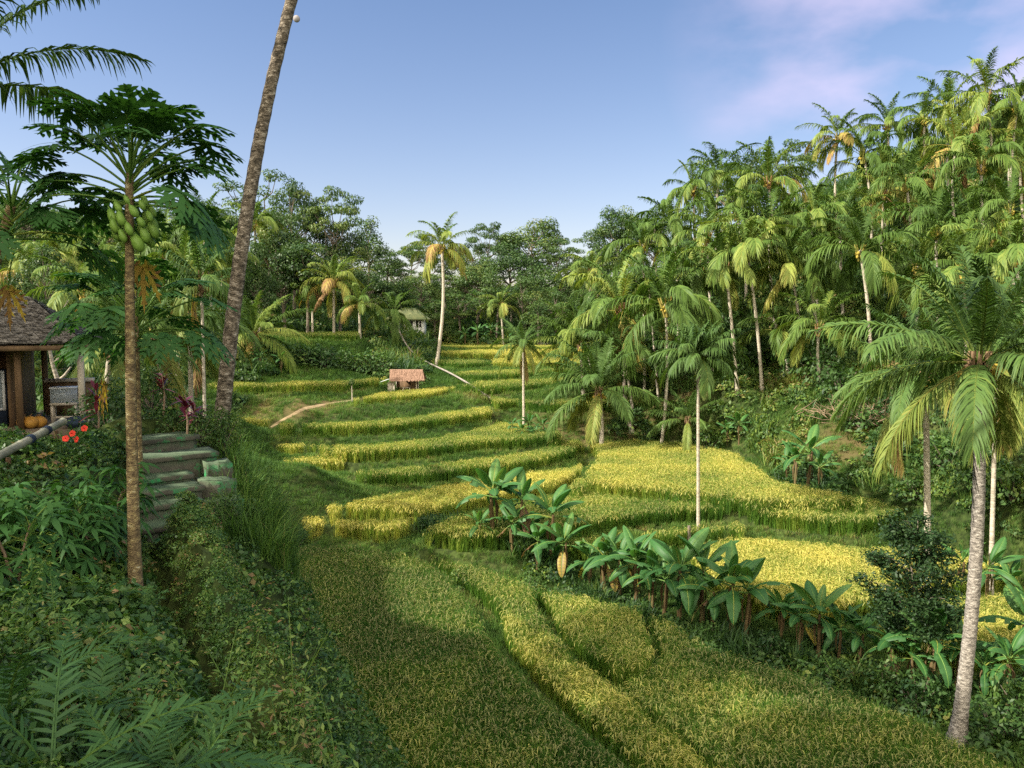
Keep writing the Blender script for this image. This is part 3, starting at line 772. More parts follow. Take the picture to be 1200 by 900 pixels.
nrand = np.random.default_rng(77)
def hit(px, py, d0=4., d1=400.):
    d = np.geomspace(d0, d1, 4000); r_ = ray(px, py); P = r_[None] * (d / r_[1])[:, None]
    k = np.argmax(ground(P[:, 0], P[:, 1]) > P[:, 2])
    return P[k], d[k]
def palm(px, py, d, label, group=None, taper=.72, base=None, r0=.16, bend=(0, 0, 0), mode='far', scale=1.0, bark=None, fr=None, nf=24, arch=None, pw=1.0, nuts=True, lean=None, cat="palm tree", name="coconut_palm", flare=1.6, az0=0., efrom=0, eto=11):
    C = at(px, py, d)
    if base is None:
        ln = lean if lean is not None else (nrand.normal(0, .5), nrand.normal(0, .3))
        B = np.array([C[0] + ln[0], C[1] + ln[1], 0]); B[2] = ground(B[0], B[1]) - .05
        if C[2] - B[2] < 1.2: B[2] = C[2] - 1.2
    else:
        B = gpt(*base); B[2] -= .06
    t = thing(name, label, cat, tuple(B), 0, group)
    path = curve(B, C, bend, pw=pw)
    far = mode == 'far'
    link("trunk", trunk_mesh(path, r0, r0 * taper, bark or M_barkp, 7 if far else 12, flare, not far), t)
    top = tuple(C - B)
    if far:
        i = nrand.integers(0, len(CROWNS)) if arch is None else arch
        c = link("crown", CROWNS[i], t, top)
        c.rotation_euler = (nrand.normal(0, .07), nrand.normal(0, .07), nrand.uniform(0, 6.28))
        s = scale * 1.17 * nrand.uniform(.84, 1.14); c.scale = (s, s, s)
        if nuts:
            k = link("coconut_bunch", NUTS[nrand.integers(0, 3)], t, top); k.rotation_euler.z = nrand.uniform(0, 6.28)
    else:
        for i in range(nf):
            f = (i + .5) / nf
            e = int(round(efrom + f * (eto - efrom)))
            if e > 11: e = 11
            o = link("frond", fr[(i % 2) * len(FROND_E) + e], t, top)
            o.rotation_euler = (nrand.normal(0, .1), nrand.normal(0, .06), az0 + i * 2.399 + nrand.normal(0, .18))
            s = scale * 1.3 * nrand.uniform(.88, 1.08); o.scale = (s, s, s)
        mb = MB(); rr = np.random.default_rng(int(abs(px)))
        for i in range(9):
            az = i * .7; h = r0 * 1.1
            tube(mb, [(math.cos(az) * h * .7, math.sin(az) * h * .7, -.75), (math.cos(az) * h * 1.25, math.sin(az) * h * 1.25, -.15), (math.cos(az) * h * 1.2, math.sin(az) * h * 1.2, .35)], [.5 * r0, .42 * r0, .2 * r0], 5)
        leaves(mb, np.column_stack([rr.normal(0, r0 * .9, (60, 2)), rr.uniform(-.9, .3, 60)]), rr.normal(size=(60, 3)), np.full(60, .5 * scale), .5, .12)
        link("crown_fibre", mb.mesh("crown_fibre", M_fibre), t, top)
        if nuts:
            for i in range(7 if nuts is True else nuts):
                a = nrand.uniform(0, 6.28); q = r0 + nrand.uniform(.1, .28)
                nm = bpy.data.meshes.get("coconut") or None
                if nm is None:
                    mb = MB(); ellipsoid(mb, (0, 0, 0), (.12, .12, .16), 12, 9, .5); nm = mb.mesh("coconut", M_nut, True)
                o = link("coconut", nm, t, (top[0] + q * math.cos(a), top[1] + q * math.sin(a), top[2] - nrand.uniform(.15, .6)))
                o.rotation_euler = (nrand.normal(0, .4), nrand.normal(0, .4), 0)
    return t

# ---------------- broadleaf trees, ten metres high before scaling
def tree_shape(seed, style):
    r = np.random.default_rng(seed)
    tk, cr = MB(), MB()
    cl = []                                     # clump centres, radii, flatness
    if style == 'round':
        zc, rz, rx, zt = 6.2, 3.7, 3.9, 3.0
        for i in range(62):
            v = nrm(r.normal(size=3)); v[2] = abs(v[2]) * (1 if r.uniform() < .72 else -.6)
            q = r.uniform(.62, 1.0)
            cl.append((np.array([0, 0, zc]) + v * q * np.array([rx, rx, rz]), r.uniform(.7, 1.25), .7))
    elif style == 'umbrella':
        zt = 5.0
        for i in range(34):
            a = i * 2.399; q = 4.3 * math.sqrt((i + .5) / 34)
            cl.append((np.array([q * math.cos(a), q * math.sin(a), 9.3 - .11 * q * q + r.normal(0, .5) - (1.8 if r.uniform() < .3 else 0)]), r.uniform(.75, 1.25), .3))
    elif style == 'tall':
        zt = 6.0
        for i in range(30):
            a = r.uniform(0, 6.28); z = r.uniform(5.6, 9.7); q = (2.3 - .28 * abs(z - 7.6)) * math.sqrt(r.uniform(.1, 1))
            cl.append((np.array([q * math.cos(a), q * math.sin(a), z]), r.uniform(.55, .95), .55))
    else:                                       # 'cone': bushy to the ground
        zt = 2.0
        for i in range(60):
            z = r.uniform(1.2, 9.6); q = (2.7 * (1 - (z / 10.2) ** 2.2) + .3) * math.sqrt(r.uniform(.35, 1)); a = r.uniform(0, 6.28)
            cl.append((np.array([q * math.cos(a), q * math.sin(a), z]), r.uniform(.6, 1.05), .8))
    lean = r.normal(0, .3, 2)
    th = 8.3 if style in ('tall', 'cone') else 7.0
    pth = np.array([[lean[0] * s * s + .15 * math.sin(3 * s + seed), lean[1] * s * s, th * s] for s in np.linspace(0, 1, 9)])
    tube(tk, pth, np.linspace(.24, .07, 9) * (1.0 if style != 'tall' else .7), 8)
    for c, rad, fl in cl[::2]:
        h = min(th * .98, max(zt * .8, c[2] - 1.4 - .25 * np.hypot(c[0], c[1])))
        b = np.array([np.interp(h, pth[:, 2], pth[:, 0]), np.interp(h, pth[:, 2], pth[:, 1]), h])
        mid = b * .5 + c * .5 + np.array([0, 0, -.25 if style != 'umbrella' else -.5]) + r.normal(0, .15, 3)
        tube(tk, [b, mid, c], [.075, .05, .018], 5, cap=False)
    for c, rad, fl in cl:
        n = int(150 * rad ** 2 * (1.0 if style != 'umbrella' else 1.1))
        v = nrm(r.normal(size=(n, 3))) * (r.uniform(.25, 1, n) ** .45)[:, None]
        C = c + v * rad * np.array([1.15, 1.15, fl])
        N = v * .7 + np.array([0, 0, .75]) + r.normal(0, .4, (n, 3))
        tc = np.clip(r.normal(.38, .12) + r.normal(0, .09, n), 0, .95)
        leaves(cr, C, N, r.uniform(.16, .36, n), tc, .55, r=r)
    return tk.mesh("tree_trunk", M_wood), cr.mesh("tree_crown", M_tree)
STYLES = {s: [tree_shape(700 + 10 * j + i, s) for i in range(3)] for j, s in enumerate(('round', 'umbrella', 'tall', 'cone'))}
HALF = {'round': 4.6, 'umbrella': 4.8, 'tall': 2.7, 'cone': 3.2}

def tree(px, top, d, wpx, style, label, group=None, name="broadleaf_tree"):
    C = at(px, top, d)
    B = np.array([C[0], C[1], ground(C[0], C[1]) - .1])
    h = max(C[2] - B[2], 4.0)
    t = thing(name, label, "tree", tuple(B), 0, group)
    tkm, crm = STYLES[style][nrand.integers(0, 3)]
    sz = h / 10.1; sx = (wpx / F * d) / 2 / HALF[style]
    rz = nrand.uniform(0, 6.28)
    for nm, me in (("trunk", tkm), ("crown", crm)):
        o = link(nm, me, t); o.scale = (sx, sx, sz); o.rotation_euler.z = rz
    return t

def shrub_mesh(seed, m, n=650, size=.16, aspect=.5, up=.6):
    r = np.random.default_rng(seed)
    fo, st = MB(), MB()
    cs = []
    for i in range(11):
        a = i * 2.399; q = .75 * math.sqrt((i + .4) / 11)
        cs.append((np.array([q * math.cos(a), q * math.sin(a), r.uniform(.35, .95) * (1 - .35 * q)]), r.uniform(.25, .42)))
    for c, rad in cs:
        k = n // 11
        v = nrm(r.normal(size=(k, 3))) * (r.uniform(.1, 1, k) ** .4)[:, None]
        leaves(fo, c + v * rad, v * .6 + np.array([0, 0, up]) + r.normal(0, .4, (k, 3)), size * r.uniform(.6, 1.3, k), np.clip(r.normal(.4, .1) + r.normal(0, .1, k), 0, .9), aspect, r=r)
        tube(st, [(0, 0, 0), c * np.array([.4, .4, .5]), c], [.03, .02, .008], 5, cap=False)
    k = 160
    a = r.uniform(0, 6.28, k); q = np.sqrt(r.uniform(.1, 1, k)) * .95
    leaves(fo, np.column_stack([q * np.cos(a), q * np.sin(a), r.uniform(.02, .35, k)]), np.column_stack([np.cos(a), np.sin(a), np.ones(k)]) + r.normal(0, .4, (k, 3)), size * r.uniform(.6, 1.3, k), np.clip(r.normal(.35, .12, k), 0, .9), aspect, r=r)
    return fo.mesh("shrub_foliage", m), st.mesh("shrub_stem", M_wood)
SHRUBS = [shrub_mesh(800 + i, M_under) for i in range(4)]
SHRUBS_FINE = [shrub_mesh(820 + i, M_under, 1500, .10) for i in range(3)]

def shrub(px, py, d, rad, hgt, label, group=None, fine=False, name="shrub"):
    B = gpt(px, py, d)
    t = thing(name, label, "shrub", tuple(B), 0, group)
    fo, st = (SHRUBS_FINE if fine else SHRUBS)[nrand.integers(0, 3)]
    rz = nrand.uniform(0, 6.28)
    for nm, me in (("foliage", fo), ("stem", st)):
        o = link(nm, me, t); o.scale = (rad, rad, hgt); o.rotation_euler.z = rz
    return t

# ---------------- banana plants
def banana_leaf(seed, L, W, elev, droop, tint, torn=0.0):
    r = np.random.default_rng(seed)
    mb = MB()
    m = 22
    t = np.linspace(0, 1, m)
    e = np.radians(elev - droop * t ** 1.4)
    a = r.normal(0, .12) * t ** 2
    ds = L / (m - 1)
    st = np.column_stack([np.cos(e) * np.cos(a), np.cos(e) * np.sin(a), np.sin(e)]) * ds
    P = np.vstack([np.zeros(3), np.cumsum(st[:-1], 0)])
    T = nrm(st); S = np.column_stack([-np.sin(a), np.cos(a), np.zeros(m)]); N = np.cross(T, S)
    pet = .2
    q = np.clip((t - pet) / (1 - pet), 0, 1)
    prof = np.where(t < pet, 0.0, np.clip(np.sin(np.pi * np.clip(q * .96 + .04, 0, 1)) ** .55, 0, 1)) * (1 - .25 * q)
    prof[-1] = .04
    i0 = int(np.argmax(prof > 0)) - 1
    fold = r.uniform(.15, .5)
    for sg in (-1, 1):
        i = i0
        while i < m - 1:                         # torn into panels between slits
            ln = m - 1 - i if r.uniform() > torn else int(r.integers(2, 5))
            j = min(m - 1, i + ln)
            ks = np.arange(i, j + 1)
            w = (prof[ks] * W * (1 - (.22 if j < m - 1 else 0) * r.uniform(.2, 1)))[:, None]
            dr = r.normal(.05, .3) if torn else 0
            rows = [P[ks] + S[ks] * sg * w * u + N[ks] * (w * u * (fold - (fold + .25 + dr) * u ** 1.5)) + T[ks] * .12 * w * u for u in (0.03, .35, .7, 1.0)]
            v = np.stack(rows, 1)
            b = np.arange(len(ks) - 1)[:, None] * 4 + np.arange(3)[None]
            f = np.stack([b, b + 1, b + 5, b + 4], -1).reshape(-1, 4)
            if sg < 0: f = f[:, ::-1]
            stripe = np.clip(tint + .05 * ((ks % 2) * 2 - 1)[:, None] * .5 + np.array([.06, 0, -.02, .02])[None] + r.normal(0, .02), 0, 1)
            mb.add(v, f, stripe.ravel())
            i = j
    tube(mb, P, np.linspace(.035, .006, m), 5, .78, cap=False)
    return mb.mesh("banana_leaf", M_banana, True)
BLE = [82, 72, 60, 50, 38, 26, 12, -2, -35]
BLEAF = [banana_leaf(900 + v * 20 + i, 1.9 if i else 1.5, .29 if i else .2, e, 45 + 50 * i / 8 if i < 8 else 45, [.54, .55, .5, .45, .42, .38, .36, .34, 1.0][i], [.1, .3, .5, .65, .75, .8, .8, .85, .8][i]) for v in range(3) for i, e in enumerate(BLE)]
M_stem = surf_mat("banana_stem", [(0.3, (0.06, 0.036, 0.02)), (0.5, (0.13, 0.09, 0.04)), (0.75, (0.12, 0.14, 0.05))], 2.5, 5, 0.6, 0.3, (2, 2, .5))
def bstem(seed):
    mb = MB(); r = np.random.default_rng(seed)
    tube(mb, [(0, 0, -.1), (.02, 0, .3), (r.normal(0, .05), r.normal(0, .05), .75), (r.normal(0, .08), r.normal(0, .08), 1.02)], [.115, .095, .075, .055], 10)
    for i in range(3):
        a = r.uniform(0, 6.28)
        ribbons(mb, np.array([[(math.cos(a) * .07, math.sin(a) * .07, .95), (math.cos(a) * .2, math.sin(a) * .2, .75), (math.cos(a) * .17, math.sin(a) * .17, .35)]]), np.array([[(.02, .03, 0), (.05, -.06, 0), (.02, .03, 0)]]), .5)
    return mb.mesh("banana_stem", M_stem, True)
BSTEM = [bstem(950 + i) for i in range(3)]

def banana(px, py, d, hgt, label, group=None, nl=8, dead=1, P=None):
    B = gpt(px, py, d) if P is None else np.asarray(P)
    t = thing("banana_plant", label, "banana plant", tuple(B), 0, group)
    sh = hgt * .55
    s = link("stem", BSTEM[nrand.integers(0, 3)], t); s.scale = (hgt / 4.0, hgt / 4.0, sh); s.rotation_euler.z = nrand.uniform(0, 6.28)
    a0 = nrand.uniform(0, 6.28)
    for i in range(nl + dead):
        e = min(7, int(round(i * 7 / max(nl - 1, 1)))) if i < nl else 8
        o = link("leaf", BLEAF[9 * nrand.integers(0, 3) + e], t, (0, 0, sh * (1.0 - .05 * (e > 5))))
        o.rotation_euler = (nrand.normal(0, .12), nrand.normal(0, .08), a0 + i * 2.5 + nrand.normal(0, .3))
        k = hgt * .255 * nrand.uniform(.85, 1.12); o.scale = (k, k, k)
    return t

# ---------------- palmate leaves for papaya and cassava
def palmate(seed, blade=.36, pet=.8, elev=25., droop=40., lobes=9, cut=True, tint=.45, w=.07, sag=.35):
    r = np.random.default_rng(seed)
    mb = MB()
    m = 8
    t = np.linspace(0, 1, m); e = np.radians(elev - droop * t ** 1.5)
    P = np.vstack([np.zeros(3), np.cumsum(np.column_stack([np.cos(e), 0 * e, np.sin(e)])[:-1] * pet / (m - 1), 0)])
    tube(mb, P, np.linspace(.014, .007, m) * blade / .36, 5, .78, cap=False)
    c = P[-1]; tl = math.radians(elev - droop - 12)
    X = np.array([math.cos(tl), 0, math.sin(tl)]); Y = np.array([0, 1., 0]); Z = np.cross(X, Y)
    for j in range(lobes):
        an = (j / (lobes - 1) - .5) * 2 * 2.45
        ln = blade * (1 - .38 * (abs(an) / 2.45) ** 1.5) * r.uniform(.92, 1.06)
        u = np.linspace(0, 1, 6)
        D = X * math.cos(an) + Y * math.sin(an)
        pl = c + D * (ln * u)[:, None] - np.array([0, 0, 1.]) * (sag * ln * u ** 2)[:, None] + Z * r.normal(0, .02)
        Wv = -X * math.sin(an) + Y * math.cos(an)
        pr = (np.array([.25, .8, .62, .8, .5, .04]) if cut else np.array([.15, .7, 1, .9, .5, .03]))
        ribbons(mb, pl[None], (Wv * (pr * w * (1 if cut else .55) * blade / .36)[:, None])[None], np.array([tint + r.normal(0, .05)]))
        if cut:
            for s_ in (-1, 1):
                for u0, sl in ((.38, .42), (.6, .36), (.8, .2)):
                    p0 = c + D * ln * u0 - np.array([0, 0, 1.]) * sag * ln * u0 ** 2
                    d2 = nrm(D * .75 + Wv * s_ * .8 - np.array([0, 0, .25]))
                    v2 = np.linspace(0, 1, 4)
                    pp = p0 + d2 * (sl * ln * v2)[:, None] - np.array([0, 0, .12]) * (sl * ln * v2 ** 2)[:, None]
                    w2 = np.cross(d2, Z)
                    ribbons(mb, pp[None], (w2 * (np.array([.8, .95, .7, .05]) * w * .52 * blade / .36)[:, None])[None], np.array([tint + r.normal(0, .05)]))
    return mb.mesh("palmate_leaf", M_papaya)
PAP_E = [76, 64, 54, 45, 37, 30, 24, 18, 12]
PAPL = [palmate(1000 + v * 20 + i, .365, .56 + .07 * min(i, 4), e, 22 + 3 * i, 8, True, [.42, .45, .46, .42, .4, .38, .36, .36, .34][i], .043, .3) for v in range(2) for i, e in enumerate(PAP_E)]
PAPDEAD = [palmate(1060 + i, .3, .75, -30, 45, 7, True, .95, .045, 1.0) for i in range(2)]
CASS = [palmate(1080 + i, .2, .25, e, 30, 7, False, .46 - .03 * i, .07, .5) for i, e in enumerate((65, 45, 25, 8))]
M_ptrunk = surf_mat("papaya_trunk", [(0.34, (0.075, 0.055, 0.03)), (0.5, (0.17, 0.125, 0.065)), (0.6, (0.28, 0.22, 0.095)), (0.68, (0.46, 0.42, 0.30))], 13.0, 8, 0.85, 0.7, (1, 1, 1.6))
M_pfruit = surf_mat("papaya_skin", [(0.3, (0.09, 0.19, 0.03)), (0.7, (0.20, 0.33, 0.06))], 2.5, 3, 0.4, 0.05)
def papaya_fruit():
    mb = MB()
    ellipsoid(mb, (0, 0, -.1), (.062, .062, .115), 14, 10, .5, prof=lambda th: 1 + .22 * np.cos(np.pi - th) * np.sin(th) ** 2 * 1.0)
    for i in range(5):
        pass
    tube(mb, [(0, 0, 0), (0, 0, .05)], [.012, .012], 6)
    return mb.mesh("papaya_fruit", M_pfruit, True)
PFRUIT = papaya_fruit()

def papaya(base, crown, label, nl=24, nfruit=0, dead=2, r0=.085, bend=(0, 0, 0), scale=1.0, az0=0., group=None):
    B = gpt(*base) if len(base) == 3 and not isinstance(base, np.ndarray) else base
    C = at(*crown)
    t = thing("papaya_tree", label, "papaya tree", tuple(B), 0, group)
    link("trunk", trunk_mesh(curve(B - np.array([0, 0, .1]), C, bend), r0, r0 * .62, M_ptrunk, 12, 1.25, True), t)
    top = C - B
    for i in range(nl):
        f = (i + .5) / nl
        za = (az0 + i * 2.399 + math.pi / 2 + math.pi) % (2 * math.pi) - math.pi
        if nfruit and f > .5 and abs(za) < 1.0: continue          # no low leaf before the fruit
        o = link("leaf", PAPL[(i % 2) * 9 + min(8, int(f * 9))], t, tuple(top + np.array([0, 0, .12 - .4 * f])))
        o.rotation_euler = (nrand.normal(0, .12), nrand.normal(0, .08), az0 + i * 2.399 + nrand.normal(0, .2))
        s = scale * nrand.uniform(.88, 1.12); o.scale = (s, s, s)
    for i in range(dead):
        o = link("leaf", PAPDEAD[i % 2], t, tuple(top + np.array([0, 0, -.42]))); o.rotation_euler.z = az0 + 1.3 + i * 2.2; o.scale = (scale * .8,) * 3
        o["label"] = "withered yellow brown leaf"
    for i in range(nfruit):
        f = i / max(nfruit, 1)
        a = i * 2.399; q = .09 + .13 * math.sin(math.pi * (.12 + .8 * f))
        o = link("fruit", PFRUIT, t, tuple(top + np.array([q * math.cos(a), q * math.sin(a), -.14 - .46 * f])))
        o.rotation_euler = (-.35 * math.sin(a) + nrand.normal(0, .1), .35 * math.cos(a) * -1 + nrand.normal(0, .1), a)
        s = 1.02 * nrand.uniform(.65, 1.0) * (.6 + .45 * f); o.scale = (s, s, s)
    return t
# ------------------------------------------------------------------ planting
ORD = ["first", "second", "third", "fourth", "fifth", "sixth", "seventh", "eighth", "ninth", "tenth", "eleventh", "twelfth"]
def ordinal(i, n, side="left"):
    if i == 0: return "leftmost"
    if i == n - 1: return "rightmost"
    return ORD[i] + " from the left"

ROWTXT = {'crest': "coconut palm on the right skyline crest", 'upper': "coconut palm just below the right crest",
          'middle': "coconut palm halfway up the right hillside", 'lower': "coconut palm in the lowest row of the right hillside", 'foot': "short young palm at the foot of the right hill"}
for row, L in HILL_ROWS.items():
    L = sorted(L)
    L = [q for j, q in enumerate(L) if not (row == 'middle' and j in (2, 6)) and not (row == 'upper' and j in (3, 6))]
    for i, (px, py, d) in enumerate(L):
        palm(px, py, d, f"{ROWTXT[row]}, {ordinal(i, len(L))}", "coconut palms on the right hillside", r0=.15 if row != 'foot' else .13, scale=(1.2 if (px, py) in ((727, 362), (780, 356), (1008, 293), (1097, 268)) else 1.0) if row != 'foot' else .85,
             bend=(nrand.normal(0, .25), nrand.normal(0, .2), 0), lean=(nrand.uniform(-.2, 1.5), nrand.normal(0, .3)), nuts=(row != 'foot'))

# palms that stand out
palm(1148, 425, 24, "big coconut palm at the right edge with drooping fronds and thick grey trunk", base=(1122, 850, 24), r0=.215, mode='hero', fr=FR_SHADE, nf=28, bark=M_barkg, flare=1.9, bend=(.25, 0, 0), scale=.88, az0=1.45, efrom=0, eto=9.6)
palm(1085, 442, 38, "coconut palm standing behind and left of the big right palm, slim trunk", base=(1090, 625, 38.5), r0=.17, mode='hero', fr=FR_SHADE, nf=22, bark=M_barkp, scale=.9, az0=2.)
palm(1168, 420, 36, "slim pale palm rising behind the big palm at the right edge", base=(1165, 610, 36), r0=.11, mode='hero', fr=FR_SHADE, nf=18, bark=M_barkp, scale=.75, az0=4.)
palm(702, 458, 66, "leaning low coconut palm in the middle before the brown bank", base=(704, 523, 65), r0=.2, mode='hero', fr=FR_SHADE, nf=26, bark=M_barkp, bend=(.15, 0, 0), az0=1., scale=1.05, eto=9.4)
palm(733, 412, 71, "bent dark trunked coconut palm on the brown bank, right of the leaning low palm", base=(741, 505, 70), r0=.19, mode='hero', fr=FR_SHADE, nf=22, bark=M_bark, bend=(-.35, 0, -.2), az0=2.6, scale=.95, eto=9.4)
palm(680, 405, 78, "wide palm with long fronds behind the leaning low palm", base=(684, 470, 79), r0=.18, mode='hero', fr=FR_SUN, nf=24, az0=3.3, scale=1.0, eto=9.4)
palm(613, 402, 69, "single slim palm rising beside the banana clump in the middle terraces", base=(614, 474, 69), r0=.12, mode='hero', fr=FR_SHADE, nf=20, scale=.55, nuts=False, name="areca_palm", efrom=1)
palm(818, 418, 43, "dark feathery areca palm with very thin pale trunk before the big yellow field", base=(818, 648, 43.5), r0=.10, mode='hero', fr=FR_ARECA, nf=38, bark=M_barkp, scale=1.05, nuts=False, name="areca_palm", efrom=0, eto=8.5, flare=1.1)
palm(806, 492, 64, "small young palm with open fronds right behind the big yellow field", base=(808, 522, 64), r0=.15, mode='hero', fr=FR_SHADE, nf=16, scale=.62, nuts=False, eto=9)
palm(518, 290, 104, "tallest lone coconut palm with white trunk left of the far terraces", base=(511, 429, 103), r0=.24, mode='far', arch=3, bend=(.5, 0, 0), scale=1.25, flare=1.9)
palm(587, 357, 150, "small palm in front of the dark middle forest", base=(590, 398, 150), r0=.2, scale=1.0, arch=0)
palm(391, 330, 102, "sunlit coconut palm with yellow fronds on the left bank", base=(391, 378, 102), r0=.2, scale=1.05, arch=3)
palm(421, 356, 100, "drooping small palm left of the white house", base=(422, 396, 100), r0=.18, scale=.85, arch=2)
palm(366, 335, 106, "slender palm left of the sunlit palm on the left bank", base=(366, 378, 105), r0=.16, scale=.8, arch=1)
palm(298, 392, 84, "low spreading palm at the left end of the shrub bank", base=(298, 442, 84), r0=.2, mode='hero', fr=FR_SUN, nf=24, scale=1.1)
# fallen palm: the trunk lies along the bank and turns up
B = hit(576, 468)[0]; dh = hit(498, 424)[1]
C = at(461, 366, dh + 2)
t = thing("coconut_palm", "coconut palm whose long trunk lies along the bank and bends upward near the white house", "palm tree", tuple(B))
pl = [B - B]
for px, py in ((560, 456), (545, 447), (530, 438), (515, 431)):
    q, d_ = hit(px, py); pl.append(at(px, py, min(d_ * .93, dh)) - B)
pl += [at(498, 424, dh - 2) - B, at(485, 416, dh - 1) - B, at(475, 404, dh) - B, at(466, 386, dh + 1) - B, C - B]
pp = np.array(pl); s = np.linspace(0, len(pp) - 1, 40)
pp = np.column_stack([np.interp(s, np.arange(len(pp)), pp[:, c]) for c in range(3)])
for _ in range(14): pp[1:-1] = (pp[:-2] + pp[1:-1] * 2 + pp[2:]) / 4
mb = MB(); tube(mb, pp, np.linspace(.10, .10, 40), 9); link("trunk", mb.mesh("trunk", M_barkg, True), t)
c_ = link("crown", CROWNS[4], t, tuple(C - B)); c_.scale = (1.15,) * 3
link("coconut_bunch", NUTS[0], t, tuple(C - B))

# left hillside palms
LP = [(110, 292, 88, "palm behind the papaya trunk on the left hillside, upper"), (72, 305, 80, "palm on the left hillside above the tiled hut roof"), (192, 292, 86, "palm on the left hillside between the papaya and the leaning trunk"),
      (238, 268, 92, "palm with pale crown just left of the big leaning trunk"), (215, 318, 72, "palm low on the left hillside beside the leaning trunk"), (148, 305, 95, "palm on the left hillside hidden behind the papaya fruit"),
      (38, 318, 74, "leftmost palm on the left hillside above the hut"), (298, 262, 110, "palm with white sky behind it, just right of the leaning trunk"), (100, 345, 60, "palm with broad fronds low behind the hut roof"),
      (262, 300, 98, "palm crown touching the leaning trunk from the right"), (335, 300, 112, "thin palm among the left hill trees")]
for px, py, d, lb in LP: palm(px, py, d, lb, "palms on the left hillside", r0=.17, scale=1.1)
for px, py, d, lb, s in [(182, 385, 40, "broad palm with long arching fronds below the papaya leaves", .8), (222, 372, 46, "broad palm beside the leaning trunk, left", .8), (130, 400, 36, "low palm behind the hut post", .7)]:
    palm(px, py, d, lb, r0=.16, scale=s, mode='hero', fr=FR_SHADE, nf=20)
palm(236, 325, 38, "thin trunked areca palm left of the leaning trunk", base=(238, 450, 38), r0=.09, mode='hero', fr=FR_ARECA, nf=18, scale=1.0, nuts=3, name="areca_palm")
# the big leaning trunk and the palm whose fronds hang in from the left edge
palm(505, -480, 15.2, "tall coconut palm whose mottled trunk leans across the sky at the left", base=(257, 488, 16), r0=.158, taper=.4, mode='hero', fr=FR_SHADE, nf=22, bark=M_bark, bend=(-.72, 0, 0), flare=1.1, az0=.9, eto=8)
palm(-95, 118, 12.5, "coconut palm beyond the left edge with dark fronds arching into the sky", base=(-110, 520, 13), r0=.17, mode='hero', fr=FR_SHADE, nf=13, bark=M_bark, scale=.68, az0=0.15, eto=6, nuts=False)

# trees of the left hill, the middle forest and the right skyline
TREES = [
 (285,214,125,70,'tall',"tall sparse tree rising right behind the leaning trunk"),(312,200,128,60,'tall',"tallest feathery tree on the left hill"),(342,214,120,85,'round',"round green tree left of the high umbrella tree"),
 (384,210,120,85,'umbrella',"high umbrella shaped tree with pale bare trunks on the left hill"),(330,262,108,95,'round',"bright green tree on the left hill beneath the tallest feathery tree"),(405,262,124,70,'round',"dark round tree right below the umbrella tree"),
 (431,255,140,60,'cone',"tall olive bushy tree at the right end of the left hill"),(452,290,150,60,'cone',"lower olive bushy tree at the right end of the left hill"),(398,300,112,80,'round',"dark tree behind the sunlit palm on the left bank"),
 (358,285,106,70,'tall',"slim tree with pale stem before the left hill forest"),(250,238,115,80,'round',"round tree behind the leaning trunk on the left hill"),(218,246,105,80,'round',"tree between papaya crown and leaning trunk"),
 (186,235,118,70,'tall',"tall thin tree behind the papaya crown"),(128,246,112,90,'round',"wide tree behind the papaya fruits"),(78,250,104,90,'cone',"bushy tree above the hut roof, right"),(28,236,98,90,'round',"round tree above the hut roof, left"),
 (160,280,84,80,'cone',"bushy tree low behind the papaya trunk"),(50,290,66,80,'round',"low tree just behind the hut roof"),(300,310,100,60,'round',"low round tree above the low spreading palm"),(-30,250,90,110,'round',"large tree at the left edge above the hut"),
 (480,284,172,60,'umbrella',"wispy umbrella tree left of the tallest lone palm"),(462,306,176,50,'umbrella',"small wispy tree at the notch of the skyline"),(503,272,178,50,'umbrella',"wispy tree right behind the tallest palm crown"),(545,285,180,80,'round',"round tree right of the tallest palm crown"),
 (572,254,192,56,'umbrella',"layered umbrella tree on the middle skyline"),(625,253,194,96,'round',"biggest domed tree on the middle skyline"),(658,272,186,60,'umbrella',"loose tree right of the biggest domed tree"),(600,288,176,90,'round',"broad tree below the layered umbrella tree"),
 (642,312,166,86,'round',"dark tree below the biggest domed tree"),(560,308,166,80,'round',"dark tree right of the white palm trunk"),(524,322,168,70,'tall',"tall tree with pale stem behind the white palm trunk"),(684,298,182,66,'round',"tree at the right foot of the middle skyline"),
 (722,240,168,80,'round',"dark round tree on the skyline where the right hill begins"),(748,250,164,66,'round',"tree on the right hill skyline beside the dark round tree"),(702,284,152,56,'round',"small tree below the dark round skyline tree"),(770,238,158,60,'round',"tree on the skyline left of the first crest palm"),
 (492,320,160,66,'round',"tree left of the white palm trunk"),(470,338,152,60,'cone',"dark bushy tree right behind the white house"),(612,326,158,76,'round',"tree behind the small palm in the forest"),(582,334,154,60,'tall',"slim tree behind the small palm in the forest"),
 (652,342,150,70,'round',"low tree at the forest edge right of the small palm"),(540,344,156,60,'tall',"thin stemmed tree at the forest edge"),(684,340,146,60,'cone',"dark bushy tree at the right forest edge"),(445,330,146,56,'round',"tree above the house roof"),
 (630,352,146,50,'cone',"low bushy tree at the forest edge"),(510,350,150,50,'cone',"low bushy tree left at the forest edge"),(720,330,136,70,'round',"tree behind the wide low palms in the middle"),
 (850,166,118,90,'umbrella',"tall airy tree on the right skyline, left of the pair"),(925,158,120,80,'umbrella',"tall airy tree on the right skyline, right of the pair"),(890,186,122,70,'round',"lower tree between the airy skyline pair"),(800,262,120,60,'round',"tree behind the left end of the crest palms"),
]
for i, a in enumerate(TREES): tree(*a[:5], a[5], "trees of the left hill" if i < 20 else ("trees of the middle forest" if i < 47 else "trees on the right skyline"))

